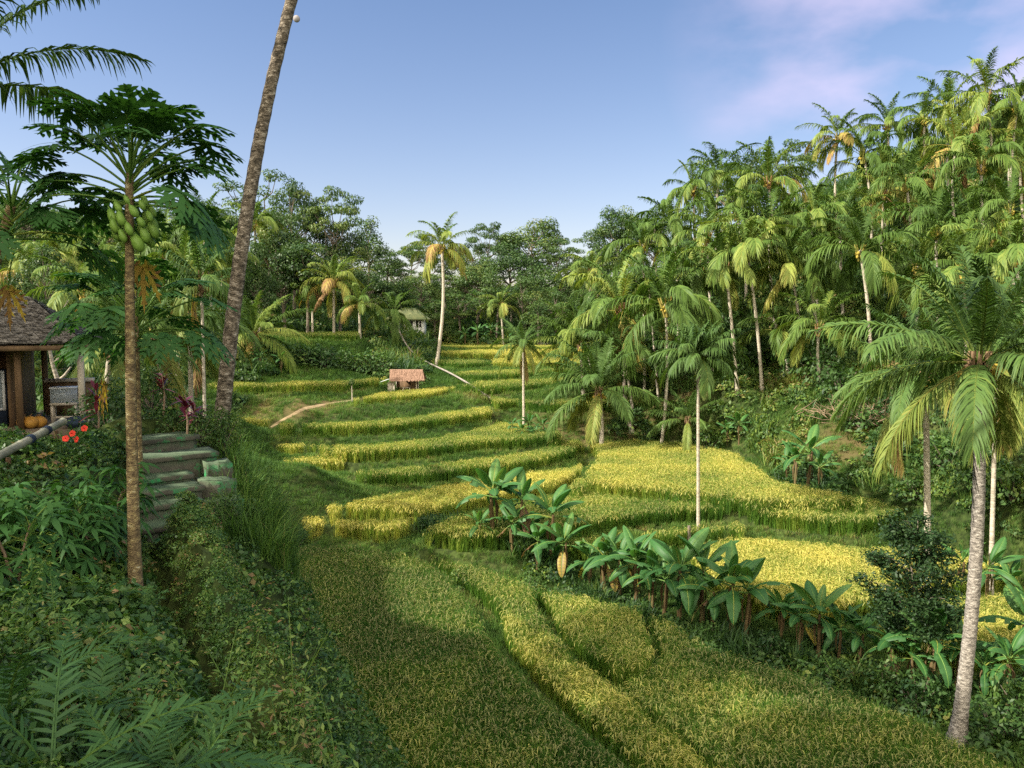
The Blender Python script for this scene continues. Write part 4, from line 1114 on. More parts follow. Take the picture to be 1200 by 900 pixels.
# banana row and other banana plants
def bd(py, z=13.5): return z * F / (py - HZ)
BAN = [(578,684,556,"tallest banana plant at the left end of the banana row"),(612,684,572,"tall banana plant with ragged dark leaves, second in the row"),(646,694,572,"tall banana plant with upright leaf, third in the row"),
 (562,686,628,"small banana plant at the very left of the row"),(600,692,618,"bright banana plant below the tallest one"),(630,700,620,"bright banana plant under the ragged one"),(660,706,630,"banana plant right below the third tall one"),
 (690,712,652,"banana plant with round broad leaves left of mid row"),(708,718,640,"banana plant with grouped brown stems in mid row"),(726,722,642,"banana plant close behind the grouped stems"),(745,728,642,"banana plant with spreading top in mid row"),
 (764,736,662,"banana plant with pale stem in mid row"),(778,744,664,"low banana plant right of the pale stem"),(796,750,646,"banana plant with a large glowing leaf left of the thin palm trunk"),(822,750,620,"tall dark banana plant at the thin palm trunk"),
 (834,762,682,"banana plant right of the thin palm trunk"),(856,768,664,"banana plant with brown stem right of the dark one"),(874,772,676,"banana plant with a leaf bent to the ground"),(914,778,712,"banana plant left of the yellow hanging leaf"),
 (936,786,722,"banana plant with yellow hanging leaf"),(958,796,708,"banana plant with wide open leaves left of the dark young tree"),(982,800,730,"low banana plant left under the dark young tree"),(1006,806,738,"banana plant below the dark young tree"),
 (1044,826,742,"large leaved banana plant under the dark young tree"),(1066,836,762,"banana plant right under the dark young tree"),(1088,842,732,"banana plant left of the big right palm trunk"),(1150,850,782,"banana plant with dead brown leaves right of the big trunk"),
 (1178,862,770,"banana plant at the right edge with yellow leaf"),(1200,830,724,"banana plant partly cut by the right edge"),(1120,838,750,"banana plant just behind the big palm trunk")]
for px, py, tp, lb in BAN:
    d = bd(py)
    banana(px, py, d, (py - tp) / F * d * (.9 if py < 700 else .92 if tp == 620 else 1.2), lb, "banana plants of the long row", nl=10 + int(px) % 3, dead=1 if int(px) % 3 == 0 else 0)
for px, py, d, h, lb in [(932,573,50.5,3.6,"banana plant in the sunlit clump beside the big yellow field, left"),(947,576,50,4.6,"tallest banana plant in the sunlit clump beside the big yellow field"),(960,578,49.5,3.0,"banana plant with pinkish dry leaves in the sunlit clump"),(922,566,52,2.6,"low banana plant in the sunlit clump"),
    (866,522,62,2.8,"banana plant in shade behind the edge of the yellow field"),(852,520,63,2.2,"smaller banana plant in shade behind the yellow field"),
    (600,500,68,2.2,"banana plant at the left of the dense middle clump"),(620,503,67,2.8,"tallest banana plant of the dense middle clump"),(636,502,67,2.4,"banana plant at the right of the dense middle clump"),(612,508,66,2.0,"front banana plant of the dense middle clump"),(628,510,66,1.8,"lowest banana plant of the dense middle clump"),
    (1128,655,36,3.0,"banana plant left behind the big right palm trunk by the stream"),(1158,662,35,3.4,"banana plant right behind the big right palm trunk by the stream"),(1186,668,34.5,3.0,"banana plant by the stream at the right edge"),(1205,690,32,3.2,"banana plant by the stream cut by the right edge"),
    (560,398,150,5,"pale banana plant at the forest edge, left"),(545,398,150,4,"pale banana plant at the forest edge, leftmost"),(576,398,152,5,"pale banana plant at the forest edge beside the thin stem"),(604,397,152,4.5,"pale banana plant at the forest edge right of the small palm"),(330,448,82,2.5,"banana plant below the low spreading palm"),(306,448,82,2.2,"small banana plant left below the spreading palm")]:
    banana(px, py, d, h, lb, "banana plants by the fields", nl=8, dead=0)

# papayas
papaya((158, 668, 9.0), (152, 214, 9.15), "papaya tree with cluster of green fruit on a slim ringed trunk", nl=40, nfruit=32, dead=1, r0=.07, scale=1.2, bend=(-.02, 0, 0), az0=.5)
papaya((-75, 600, 9.6), (14, 252, 9.0), "papaya tree at the left edge with yellowing inner leaves", nl=22, nfruit=0, dead=1, r0=.08, scale=1.0, az0=1.)
papaya((163, 540, 12.5), (160, 378, 12.6), "low papaya tree behind the ringed trunk with wide dark leaves", nl=26, dead=1, r0=.05, scale=1.3, az0=2., nfruit=0)

# shrubs
SH = [(306,444,84,2.6,2.3,"leafy shrub at the left of the vine covered bank"),(334,444,85,2.8,2.5,"leafy shrub on the vine covered bank, left of the bright leaves"),(360,444,86,2.6,2.3,"bright leaved shrub on the vine covered bank"),(380,446,86,1.8,2.4,"shrub left of the brown gap in the bank"),(424,446,88,2.4,2.6,"dense dark shrub right of the brown gap in the bank"),(441,446,88,2.4,2.6,"dense dark shrub left of the hut roof"),(408,446,88,2.0,2.2,"shrub right beside the brown gap"),
 (486,428,96,1.6,1.6,"shrub above the hut on the bank"),(466,408,108,1.6,1.2,"shrub below the white house"),(504,404,118,2.0,1.6,"shrub right of the white house"),(440,398,110,1.8,1.6,"shrub left below the white house"),(495,420,105,1.4,1.4,"pinkish shrub on the bank above the fallen trunk"),
 (830,520,64,1.8,2.2,"shrub behind the big yellow field, centre"),(762,512,68,1.2,1.4,"small shrub on the brown bank"),(780,470,80,2.4,3.4,"dark shrub right of the middle palms"),(760,450,88,3.0,4.0,"large dark shrub behind the middle palms"),(840,470,76,2.6,3.4,"bright shrub at the hill foot left"),
 (880,480,70,2.4,3.0,"leafy shrub at the hill foot centre"),(905,455,70,2.0,2.4,"light green shrub at the hill foot"),(935,470,66,2.4,3.0,"bright green shrub on the right slope"),(962,490,62,2.4,3.4,"tall leafy shrub on the right slope"),(985,515,58,2.2,2.8,"shrub above the sunlit banana clump"),
 (1010,545,54,2.0,2.2,"dark shrub right of the sunlit banana clump"),(1045,560,50,2.0,2.4,"dark shrub under the dry brush"),(1075,585,46,1.8,2.0,"dark shrub left of the slim palm trunk"),(1055,520,54,2.2,2.6,"shrub beside the dry brush"),(1110,560,46,2.0,2.4,"shrub behind the slim palm trunk"),(1150,575,42,1.8,2.4,"shrub behind the big palm trunk"),(1185,590,40,1.8,2.4,"shrub at the right edge under the palm fronds"),
 (545,690,37.5,.9,1.0,"round dark shrub at the left end of the banana row"),(515,655,41,.5,.6,"small shrub on the bund before the banana row"),(352,634,42.5,.55,1.0,"small dark bush beside the little golden plot"),(900,790,30.2,1.0,1.1,"low dark shrub under the banana row, centre"),(985,815,28,1.1,1.2,"low dark shrub under the banana row, right"),(750,740,34,.8,.8,"low dark shrub under the mid banana row"),(690,722,36,.8,.8,"low dark shrub under the left banana row"),(1075,850,26,1.2,1.4,"leafy shrub left of the big palm foot"),(1165,880,24,1.2,1.2,"leafy shrub right of the big palm foot"),(1195,850,25,1.2,1.6,"leafy shrub at the lower right edge"),(1035,830,27,1.0,1.6,"bamboo like shrub below the dark young tree"),(835,765,32,.9,.8,"low dark shrub beside the thin palm foot"),(620,700,37,.9,.8,"low dark shrub under the tall bananas"),(660,712,36,.8,.8,"low dark shrub right of the tall bananas")]
for px, py, d, rad, hg, lb in SH: shrub(px, py, d, rad, hg, lb)

# dark young tree right of the banana row
B = gpt(1066, 812, 27.5)
t = thing("young_tree", "dark leaved young tree with thin stems at the right end of the banana row", "tree", tuple(B))
r = np.random.default_rng(5)
tk, cr = MB(), MB()
top = at(1062, 615, 27.5) - B
tube(tk, [(0, 0, -.1), (.1, 0, 2.0), (.0, .05, 4.0), top], [.07, .05, .035, .01], 7)
for i in range(26):
    z = 2.0 + (top[2] - 2.1) * (i + .5) / 26
    a = i * 2.399; q = (1.75 - .9 * ((z - 2.6) / 3.6) ** 2 if z > 2.6 else 1.3) * r.uniform(.7, 1.05)
    e = np.array([q * math.cos(a), q * math.sin(a), z + .55 * r.uniform(.4, 1)])
    tube(tk, [(0.05, 0, z - .4), e * np.array([.5, .5, 1]) - np.array([0, 0, .1]), e], [.022, .014, .005], 5, cap=False)
    for j in range(10):
        f = r.uniform(.4, 1.05); c = np.array([e[0] * f, e[1] * f, z - .4 + (e[2] - z + .4) * f]) + r.normal(0, .13, 3)
        n = 55
        C = c + r.normal(0, 1, (n, 3)) * np.array([.2, .2, .10])
        leaves(cr, C, r.normal(0, .5, (n, 3)) + np.array([0, 0, .8]), r.uniform(.10, .2, n), np.clip(r.normal(.1, .09, n), 0, .7), .45, r=r)
link("trunk", tk.mesh("young_trunk", M_wood), t); link("crown", cr.mesh("young_crown", M_tree), t)

# ---------------- slope cover (uncountable)
COVER = [src("leaf_clump", leaf_clump(1200 + i, 75, .2, .13, .05)) for i in range(4)] + [src("leaf_clump", leaf_clump(1210 + i, 45, .2, .2, .085, aspect=.6)) for i in range(2)]
def near_mask(x, y): return np.where((x < 2.5) & (y > 2.3), 1.0, 0)
def stairs_free(x, y):
    return np.where((x > -6.3) & (x < -4.35) & (y > 11.2) & (y < 15), 0., 1.)
P = np.concatenate([sample_area(60, -6, 1.0, 2.4, 8, near_mask), sample_area(42, -9, -.2, 8, 13, lambda x, y: near_mask(x, y) * stairs_free(x, y)), sample_area(26, -14, -.5, 13, 19, lambda x, y: stairs_free(x, y) * ((x > -7.2) | (y > 21)))])
PR = sample_area(170, -6, -.8, 6, 12, lambda x, y: (pdist(RIDGE, x, y, False) < .62) * stairs_free(x, y))
P = np.concatenate([P, PR])
P = P[pdist(DITCH, P[:, 0], P[:, 1], False) > .08]
n = len(P)
gr = pdist(RIDGE, P[:, 0], P[:, 1], False)
idx = np.where((rng.uniform(0, 1, n) < .25) & (gr > .65) & (P[:, 1] > 6.2), rng.integers(4, 6, n), rng.integers(0, 4, n))
P[:, 2] -= .02
scatter("ground_cover", P, np.column_stack([rng.normal(0, .25, (n, 2)), rng.uniform(0, 6.28, n)]), rng.uniform(.6, 1.25, n) * np.where(gr < .65, .62, 1), idx,
        (vnoise(P[:, 0] / .7, P[:, 1] / .7, 41) - .5) * .5 - .04 + .1 * (gr < .6) + rng.normal(0, .08, n) + .4 * ((rng.uniform(0, 1, n) < .06) & (gr > .6)), COVER, "low creeping plants covering the near slope and the ridge beside the ditch", "ground cover")

UND = [src("leaf_clump", leaf_clump(1230 + i, 110, .9, .8, .26, M_under, .5)) for i in range(4)] + [src("grass_tuft", grass_tuft(1240 + i, 60, 1.5, .5, M_under, .03)) for i in range(2)]
def hill_mask(x, y):
    c = nearest_grid(CROP, x, y)
    dcr = nearest_grid(np.minimum(dmin, 60), x, y)
    soil = nearest_grid(SOIL, x, y)
    left = (x < -6) & ~((y > 84) & (y < 112) & (x > -.36 * y) & (x < -.17 * y)) & (dcr > 2.2) & (((y > 84) & (x < -.11 * y)) | (x < -24 - (y - 60) * .02)) | ((x < -3) & (y > 17.5) & (y < 40) & (x < -.3 * y - .5) & ((x < -15.5) | (y > 21.5) | (x > -7.2)))
    right = (x > 12) & (dcr > 1.3)
    back = y > 150
    mid = (x > 8) & (y > 70) & (dcr > 1.5)
    return np.where(c, 0, np.where(left | right | back | mid, 1.0, 0)) * (1 - .8 * soil)
P = np.concatenate([sample_area(1.5, -70, 75, 14, 100, hill_mask), sample_area(.7, -110, 100, 100, 170, hill_mask), sample_area(.35, -140, 160, 170, 300, hill_mask)])
n = len(P)
dsc = np.clip(P[:, 1] / 70, .75, 2.3)
scatter("undergrowth", P, np.column_stack([rng.normal(0, .2, (n, 2)), rng.uniform(0, 6.28, n)]), dsc * rng.uniform(.6, 1.3, n), np.where(rng.uniform(0, 1, n) < .22, rng.integers(4, 6, n), rng.integers(0, 4, n)),
        (vnoise(P[:, 0] / 4, P[:, 1] / 4, 51) - .5) * .7 + .02 + .38 * np.exp(-((P[:, 0] + 27) / 10) ** 2 - ((P[:, 1] - 98) / 9) ** 2) + .42 * np.exp(-((P[:, 0] - 21) / 8) ** 2 - ((P[:, 1] - 63) / 7) ** 2), UND, "dense undergrowth of leafy plants and tall grass on the hillsides", "undergrowth")  # ripe lifts two spots with painted sunlight, the right one also drier growth

# dark leafy floor under the banana row
q = np.array([onz(*p, -13.5)[:2] for p in BROW])
PB = []
for i in range(len(q) - 1):
    L_ = np.linalg.norm(q[i + 1] - q[i])
    for _ in range(int(L_ * 12)):
        f = nrand.uniform(); p_ = q[i] * (1 - f) + q[i + 1] * f + np.array([nrand.normal(0, .3), nrand.uniform(-.2, 1.9)])
        PB.append((p_[0], p_[1], float(ground(p_[0], p_[1]))))
PB = np.array(PB); n = len(PB)
scatter("understory", PB, np.column_stack([nrand.normal(0, .2, (n, 2)), nrand.uniform(0, 6.28, n)]), nrand.uniform(.35, .85, n), np.where(nrand.uniform(0, 1, n) < .3, nrand.integers(4, 6, n), nrand.integers(0, 4, n)), nrand.normal(-.12, .1, n), UND, "dark leafy plants growing on the ground under the banana row", "undergrowth")

# unseen trees added left of and behind the viewpoint to shade the near slope
for i, (x, y, h, wd, stl, lb) in enumerate([(-15, 1, 14, 11, 'round', "broad unseen tree added for shade beyond the left edge, closest to the hut"), (-20, 9, 15, 12, 'round', "broad unseen tree added for shade beyond the left edge, behind the hut"), (-23, -2, 16, 13, 'umbrella', "umbrella shaped unseen tree added for shade beyond the left edge"), (-26, 17, 15, 12, 'round', "unseen tree added for shade farthest beyond the left edge")]):
    g_ = float(ground(x, y)); t = thing("added_shade_tree", lb, "tree", (x, y, g_ - .1), 0, "unseen trees added for shade")
    for nm, me in zip(("trunk", "crown"), STYLES[stl][i % 3]):
        o = link(nm, me, t); k_ = wd / 2 / HALF[stl]; o.scale = (k_, k_, h / 10.1); o.rotation_euler.z = i * 1.3
# ------------------------------------------------------------------ huts, steps and small things
M_plank = surf_mat("weathered_plank", [(0.3, (0.09, 0.055, 0.03)), (0.7, (0.24, 0.15, 0.08))], 3.0, 6, 0.8, 0.3, (1, 1, .2))
M_pale = surf_mat("pale_timber", [(0.3, (0.33, 0.28, 0.21)), (0.7, (0.58, 0.52, 0.43))], 3.0, 6, 0.8, 0.3, (1, 1, .3))
M_shingle = surf_mat("old_shingles", [(0.35, (0.04, 0.036, 0.031)), (0.5, (0.10, 0.09, 0.078)), (0.68, (0.24, 0.22, 0.195))], 7.0, 7, 0.9, 0.5)
M_thatch = surf_mat("red_brown_thatch", [(0.3, (0.13, 0.075, 0.05)), (0.7, (0.31, 0.195, 0.14))], 5.0, 6, 0.95, 0.5, (3, 1, 1))
M_white = surf_mat("white_wall", [(0.3, (0.62, 0.61, 0.57)), (0.7, (0.80, 0.79, 0.75))], 1.0, 5, 0.8, 0.1)
M_green = surf_mat("mossy_green_roof", [(0.3, (0.12, 0.17, 0.08)), (0.7, (0.28, 0.29, 0.13))], 1.2, 6, 0.85, 0.2)
M_dark = surf_mat("dark_opening", [(0.3, (0.02, 0.02, 0.02)), (0.7, (0.045, 0.045, 0.045))], 2, 3, 0.5, 0)
M_metal = surf_mat("zinc_sheet", [(0.3, (0.5, 0.52, 0.54)), (0.7, (0.68, 0.7, 0.72))], 2, 3, 0.45, 0.05)
M_bamboo = surf_mat("bamboo_culm", [(0.3, (0.11, 0.12, 0.085)), (0.5, (0.22, 0.22, 0.16)), (0.75, (0.38, 0.36, 0.27))], 3.5, 5, 0.5, 0.1)
M_pump = surf_mat("orange_gourd", [(0.3, (0.30, 0.13, 0.02)), (0.7, (0.48, 0.26, 0.05))], 4, 4, 0.5, 0.1)
M_cloth = surf_mat("dark_blue_cloth", [(0.3, (0.015, 0.02, 0.035)), (0.7, (0.03, 0.05, 0.09))], 4, 4, 0.9, 0.2)
M_hib = surf_mat("red_petal", [(0.3, (0.55, 0.03, 0.02)), (0.7, (0.75, 0.06, 0.03))], 5, 3, 0.6, 0)
M_moon = surf_mat("moon_rock", [(0.35, (0.21, 0.20, 0.21)), (0.65, (0.27, 0.255, 0.255))], 0.08, 4, 1.0, 0, spec=0)

def glass_mat():
    m, nt, ns, ls = newmat("dusty_glass")
    p = ns.new("ShaderNodeBsdfPrincipled"); p.inputs["Base Color"].default_value = (.5, .58, .62, 1); p.inputs["Roughness"].default_value = .08
    p.inputs["Alpha"].default_value = .42
    o = ns.new("ShaderNodeOutputMaterial"); ls.new(p.outputs[0], o.inputs[0]); return m
M_glass = glass_mat()

def moss_mat():
    m, nt, ns, ls = newmat("mossy_concrete")
    tc = ns.new("ShaderNodeTexCoord"); ge = ns.new("ShaderNodeNewGeometry")
    nz = ns.new("ShaderNodeTexNoise"); nz.inputs["Scale"].default_value = 3.2; nz.inputs["Detail"].default_value = 7; nz.inputs["Roughness"].default_value = .7; ls.new(tc.outputs["Object"], nz.inputs[0])
    n2 = ns.new("ShaderNodeTexNoise"); n2.inputs["Scale"].default_value = 2.1; n2.inputs["Detail"].default_value = 8; n2.inputs["Roughness"].default_value = .75; ls.new(tc.outputs["Object"], n2.inputs[0])
    top = ramp_node(ns, [(0.3, (0.042, 0.075, 0.034)), (0.7, (0.115, 0.16, 0.09))]); ls.new(nz.outputs["Fac"], top.inputs[0])
    sd_ = ramp_node(ns, [(0.3, (0.035, 0.035, 0.026)), (0.6, (0.085, 0.08, 0.055)), (0.75, (0.05, 0.11, 0.035))]); ls.new(nz.outputs["Fac"], sd_.inputs[0])
    gr = ramp_node(ns, [(0.5, (0, 0, 0)), (0.6, (1, 1, 1))]); ls.new(n2.outputs["Fac"], gr.inputs[0])
    mg = ns.new("ShaderNodeMix"); mg.data_type = 'RGBA'; ls.new(gr.outputs[0], mg.inputs[0]); ls.new(sd_.outputs[0], mg.inputs[6]); mg.inputs[7].default_value = (.025, .22, .07, 1)
    sx = ns.new("ShaderNodeSeparateXYZ"); ls.new(ge.outputs["Normal"], sx.inputs[0])
    up = ramp_node(ns, [(0.5, (0, 0, 0)), (0.8, (1, 1, 1))]); ls.new(sx.outputs["Z"], up.inputs[0])
    mx = ns.new("ShaderNodeMix"); mx.data_type = 'RGBA'; ls.new(up.outputs[0], mx.inputs[0]); ls.new(mg.outputs[2], mx.inputs[6]); ls.new(top.outputs[0], mx.inputs[7])
    p = ns.new("ShaderNodeBsdfPrincipled"); p.inputs["Roughness"].default_value = .9; ls.new(mx.outputs[2], p.inputs["Base Color"])
    bp = ns.new("ShaderNodeBump"); bp.inputs["Strength"].default_value = .5; bp.inputs["Distance"].default_value = .015; n3 = ns.new("ShaderNodeTexNoise"); n3.inputs["Scale"].default_value = 22; n3.inputs["Detail"].default_value = 6; ls.new(tc.outputs["Object"], n3.inputs[0]); ls.new(n3.outputs["Fac"], bp.inputs["Height"]); ls.new(bp.outputs[0], p.inputs["Normal"])
    o = ns.new("ShaderNodeOutputMaterial"); ls.new(p.outputs[0], o.inputs[0]); return m
M_moss = moss_mat()

def rough_block(mb, w, dep, h, M, r, jit=.02, n=6):
    """a block with a worn, uneven outline; local x width, y depth, top at z=0"""
    xs = np.linspace(0, w, n); ys = np.linspace(0, dep, 3)
    X, Y = np.meshgrid(xs, ys)
    top = np.stack([X + r.normal(0, jit, X.shape), Y + r.normal(0, jit, X.shape), r.normal(0, jit * .5, X.shape)], -1)
    bot = top.copy(); bot[..., 2] = -h; bot[0, :, 1] += r.normal(0.02, jit, n)
    v = np.concatenate([top.reshape(-1, 3), bot.reshape(-1, 3)])
    v = v @ np.array(M.to_3x3()).T + np.array(M.translation)
    f = []
    N = 3 * n
    for j in range(2):
        for i in range(n - 1):
            a = j * n + i; f.append([a, a + 1, a + n + 1, a + n])
    for i in range(n - 1):
        f.append([i, i + N, i + 1 + N, i + 1]); f.append([2 * n + i, 2 * n + i + 1, 2 * n + i + 1 + N, 2 * n + i + N])
    for j in range(2):
        f.append([j * n, (j + 1) * n, (j + 1) * n + N, j * n + N]); a = j * n + n - 1; f.append([a, a + N, a + n + N, a + n])
    mb.add(v, f)

# steps: each tread's left front corner pixel, right front corner pixel, distance of the left corner
B = at(205, 625, 11.6)
st = thing("garden_stairs", "worn concrete steps with bright green moss behind the papaya trunk", "stairs", tuple(B))
r = np.random.default_rng(3)
for (lx, ly, rx, ry, d, dr_) in STEPS:
    a, b = at(lx, ly, d), at(rx, ry, dr_)
    zt = (a[2] + b[2]) / 2
    e = (b - a); e[2] = 0; L = np.linalg.norm(e); e /= L
    nrm_ = np.array([-e[1], e[0], 0])
    M = Matrix(((e[0], nrm_[0], 0, a[0] - B[0]), (e[1], nrm_[1], 0, a[1] - B[1]), (0, 0, 1, zt - B[2]), (0, 0, 0, 1)))
    mb = MB(); rough_block(mb, L, .75, .075, M, r, .010, 9)
    sp_ = link("step", mb.mesh("step", M_moss), st)
    mb = MB(); rough_block(mb, L - .06, .66, .42, M @ Matrix.Translation((.03, .07, -.077)), r, .010, 9)
    link("riser", mb.mesh("riser", M_moss), sp_)
mb = MB()
for (px, py, d, w) in [(236, 566, 12.9, .55), (240, 590, 12.5, .6), (240, 545, 13.4, .45)]:
    a = at(px, py, d) - B
    rough_block(mb, w, .5, .3, Matrix.Translation(Vector(a)) @ Matrix.Rotation(.6, 4, 'Z'), r, .03)
link("side_wall", mb.mesh("side_wall", M_moss), st)

# ---------------- roadside hut at the left edge
D0 = 16.4
zf = at(40, 502, D0)[2]; ze = at(40, 403, D0)[2]
O = np.array([at(60, 500, D0)[0], D0, zf])
hut = thing("shingled_hut", "open wooden hut with a dark shingle roof at the left edge", "hut", tuple(O), R(22))
HR = Matrix.Rotation(R(22), 3, "Z")
X = lambda px: at(px, 450, D0)[0] - O[0]
eh = ze - zf
mb = MB(); box(mb, (X(-150), -.5, -.5), (X(100), 4.0, 0)); link("floor_slab", mb.mesh("floor_slab", surf_mat("packed_earth_floor", [(.3, (.10, .075, .05)), (.7, (.2, .155, .11))], 2)), hut)
for px, y in ((27, 0), (91, .02), (-60, 0), (27, 3.2)):
    mb = MB(); box(mb, (X(px) - .06, y - .06, .002), (X(px) + .06, y + .06, eh + .12)); link("post", mb.mesh("post", M_pale if px == 91 else M_plank), hut)
mb = MB(); box(mb, (X(27) + .065, 2.6, .002), (X(88), 2.66, .78)); link("half_wall", mb.mesh("half_wall", M_plank), hut)
mb = MB(); box(mb, (X(27) + .065, 2.52, .783), (X(90), 2.74, .86)); link("wall_rail", mb.mesh("wall_rail", M_pale), hut)
mb = MB(); box(mb, (X(-150), 3.3, .002), (X(10), 3.38, eh + .1)); box(mb, (X(10) + .005, .5, .002), (X(10) + .07, 3.29, eh + .1)); link("back_wall", mb.mesh("back_wall", M_plank), hut)
# hip roof: eaves all round, rows of shingles
rf = MB(); r = np.random.default_rng(9)
xe0, xe1, ye0, ye1 = X(-160), X(99), -.55, 3.4
zr = at(20, 349, 18.2)[2] - zf; xr1 = xe1 - 1.25; yr = (ye0 + ye1) / 2; zb_ = eh + .02
quad = [((xe0, ye0, zb_), (xe1, ye0, zb_), (xr1, yr, zr), (xe0, yr, zr)), ((xe1, ye0, zb_), (xe1, ye1, zb_), (xr1, yr, zr), (xr1, yr, zr)), ((xe1, ye1, zb_), (xe0, ye1, zb_), (xe0, yr, zr), (xr1, yr, zr))]
rf.add([p for p in quad[0]], [[0, 1, 2, 3]]); rf.add([quad[1][0], quad[1][1], quad[1][2]], [[0, 1, 2]]); rf.add([p for p in quad[2]], [[0, 1, 2, 3]])
rf.add([(xe0, ye0, zb_ - .03), (xe1, ye0, zb_ - .03), (xe1, ye1, zb_ - .03), (xe0, ye1, zb_ - .03)], [[3, 2, 1, 0]])
for q in quad[:2]:
    a, b, c_, d_ = [np.array(p, float) for p in q]
    nn = nrm(np.cross(b - a, d_ - a))
    for row in range(22):
        f0, f1 = row / 22, min(1, (row + 1.7) / 22)
        l0, r0_ = a + (d_ - a) * f0, b + (c_ - b) * f0
        l1, r1_ = a + (d_ - a) * f1, b + (c_ - b) * f1
        n_ = max(2, int(np.linalg.norm(r0_ - l0) / .075))
        for i in range(n_):
            u0, u1 = (i + .03) / n_, (i + .97) / n_
            off = nn * (.025 + r.uniform(0, .035)); jt = (d_ - a) / 22 * r.uniform(-.35, .2)
            p = [l0 + (r0_ - l0) * u0 + off + jt, l0 + (r0_ - l0) * u1 + off * r.uniform(.7, 1.3) + jt, l1 + (r1_ - l1) * u1 + nn * .012, l1 + (r1_ - l1) * u0 + nn * .012]
            lo = [p[0] - nn * .02, p[1] - nn * .02]
            rf.add(p + lo, [[0, 1, 2, 3], [4, 5, 1, 0]])
ro = link("roof", rf.mesh("roof", M_shingle), hut)
mb = MB(); box(mb, (xe0, ye0 + .02, zb_ - .14), (xe1 - .02, ye0 + .07, zb_ - .035)); box(mb, (xe1 - .07, ye0 + .075, zb_ - .14), (xe1 - .02, ye1, zb_ - .035)); link("eave_board", mb.mesh("eave_board", M_plank), hut)

def wpt(dx, dy, dz=0): return tuple(Vector(O) + HR @ Vector((dx, dy, dz)))
cb = thing("glass_cabinet", "tall cabinet with pale framed glass door under the hut roof", "cabinet", wpt(X(-6), .62, .004), R(22))
mb = MB(); box(mb, (-.45, .03, 0), (.22, .5, 1.2)); link("body", mb.mesh("body", M_cloth), cb)
mb = MB()
for lo, hi in (((-.45, -.02, .35), (-.40, .025, 1.18)), ((.17, -.02, .35), (.22, .025, 1.18)), ((-.395, -.02, 1.13), (.165, .025, 1.18)), ((-.395, -.02, .35), (.165, .025, .40))): box(mb, lo, hi)
dr0 = link("door", mb.mesh("door_frame", M_metal), cb)
mb = MB(); box(mb, (-.395, -.008, .405), (.165, .012, 1.125)); link("glass_pane", mb.mesh("glass_pane", M_glass), dr0)
# stool and glass box
sx = X(66)
sl = thing("wooden_stool", "pale wooden stool under the glass box inside the hut", "stool", wpt(sx, .9, .004), R(22))
mb = MB(); box(mb, (-.26, -.2, .40), (.26, .2, .45)); link("seat", mb.mesh("seat", M_pale), sl)
for ax in (-.22, .22):
    for ay in (-.16, .16):
        mb = MB(); box(mb, (ax - .028, ay - .028, 0), (ax + .028, ay + .028, .397)); link("leg", mb.mesh("leg", M_pale), sl)
mb = MB(); box(mb, (-.19, -.175, .12), (.19, -.145, .16)); link("stretcher", mb.mesh("stretcher", M_pale), sl)
gb = thing("glass_box", "glass display box with silver lid standing on the stool", "glass box", wpt(sx, .9, .457), R(22))
mb = MB(); box(mb, (-.25, -.17, 0), (.25, .17, .30)); link("case", mb.mesh("case", M_glass), gb)
mb = MB(); box(mb, (-.26, -.18, .303), (.26, .18, .335)); link("lid", mb.mesh("lid", M_metal), gb)
for i, (px, yy, rr_, lb) in enumerate([(28, .25, .15, "orange gourd on the hut floor, leftmost"), (36, .1, .16, "orange gourd on the hut floor, front middle"), (44, .22, .15, "orange gourd on the hut floor near the stool"), (39, .5, .13, "small orange gourd behind the other gourds")]):
    g = thing("gourd", lb, "gourd", wpt(X(px), yy, .004), group="gourds on the hut floor")
    mb = MB(); ellipsoid(mb, (0, 0, rr_ * .8), (rr_, rr_ * .9, rr_ * .8), 16, 10, prof=lambda th: 1 + 0 * th); link("body", mb.mesh("gourd_body", M_pump, True), g)
    mb = MB(); tube(mb, [(0, 0, rr_ * 1.55), (.01, .0, rr_ * 1.75), (.04, 0, rr_ * 1.9)], [.02, .015, .012], 6); link("stalk", mb.mesh("stalk", M_plank), g)
mb = MB(); ellipsoid(mb, (0, 0, .12), (.26, .2, .13), 14, 9, prof=lambda th: 1 + .12 * np.sin(5 * th)); ellipsoid(mb, (.16, .05, .2), (.1, .1, .09), 10, 7)
bn = link("cloth_bundle", mb.mesh("cloth_bundle", M_cloth, True), None, wpt(X(86), -.2, .004)); tag(bn, "dark blue cloth bundle beside the hut post", "bundle")
# bamboo pole
pa, pb = at(-60, 566, 9.2), at(74, 494, 12.6)
t = np.linspace(0, 1, 60)
pts = pa + (pb - pa) * t[:, None]
node = np.minimum(np.abs((t * 9) % 1), 1 - np.abs((t * 9) % 1))
mb = MB(); tube(mb, pts - pa, .056 + .010 * np.exp(-(node / .05) ** 2), 12)
bp_ = thing("bamboo_pole", "long mottled bamboo pole lying slanted before the hut", "pole", tuple(pa))
link("culm", mb.mesh("culm", M_bamboo, True), bp_)
for f in (.66, .82):
    c0 = pts[int(f * 59)] - pa; mb = MB(); T = nrm(pb - pa)
    tube(mb, [c0 - T * .06, c0 + T * .05], .068, 12); link("strap", mb.mesh("strap", M_cloth), bp_)
for f in (.45, .93):
    q = pts[int(f * 59)]; g_ = float(ground(q[0], q[1]))
    mb = MB(); tube(mb, [(q[0] - pa[0], q[1] - pa[1], g_ - .1 - pa[2]), (q[0] - pa[0], q[1] - pa[1], q[2] - pa[2] - .085)], .035, 7); link("support_post", mb.mesh("support_post", M_plank), bp_)

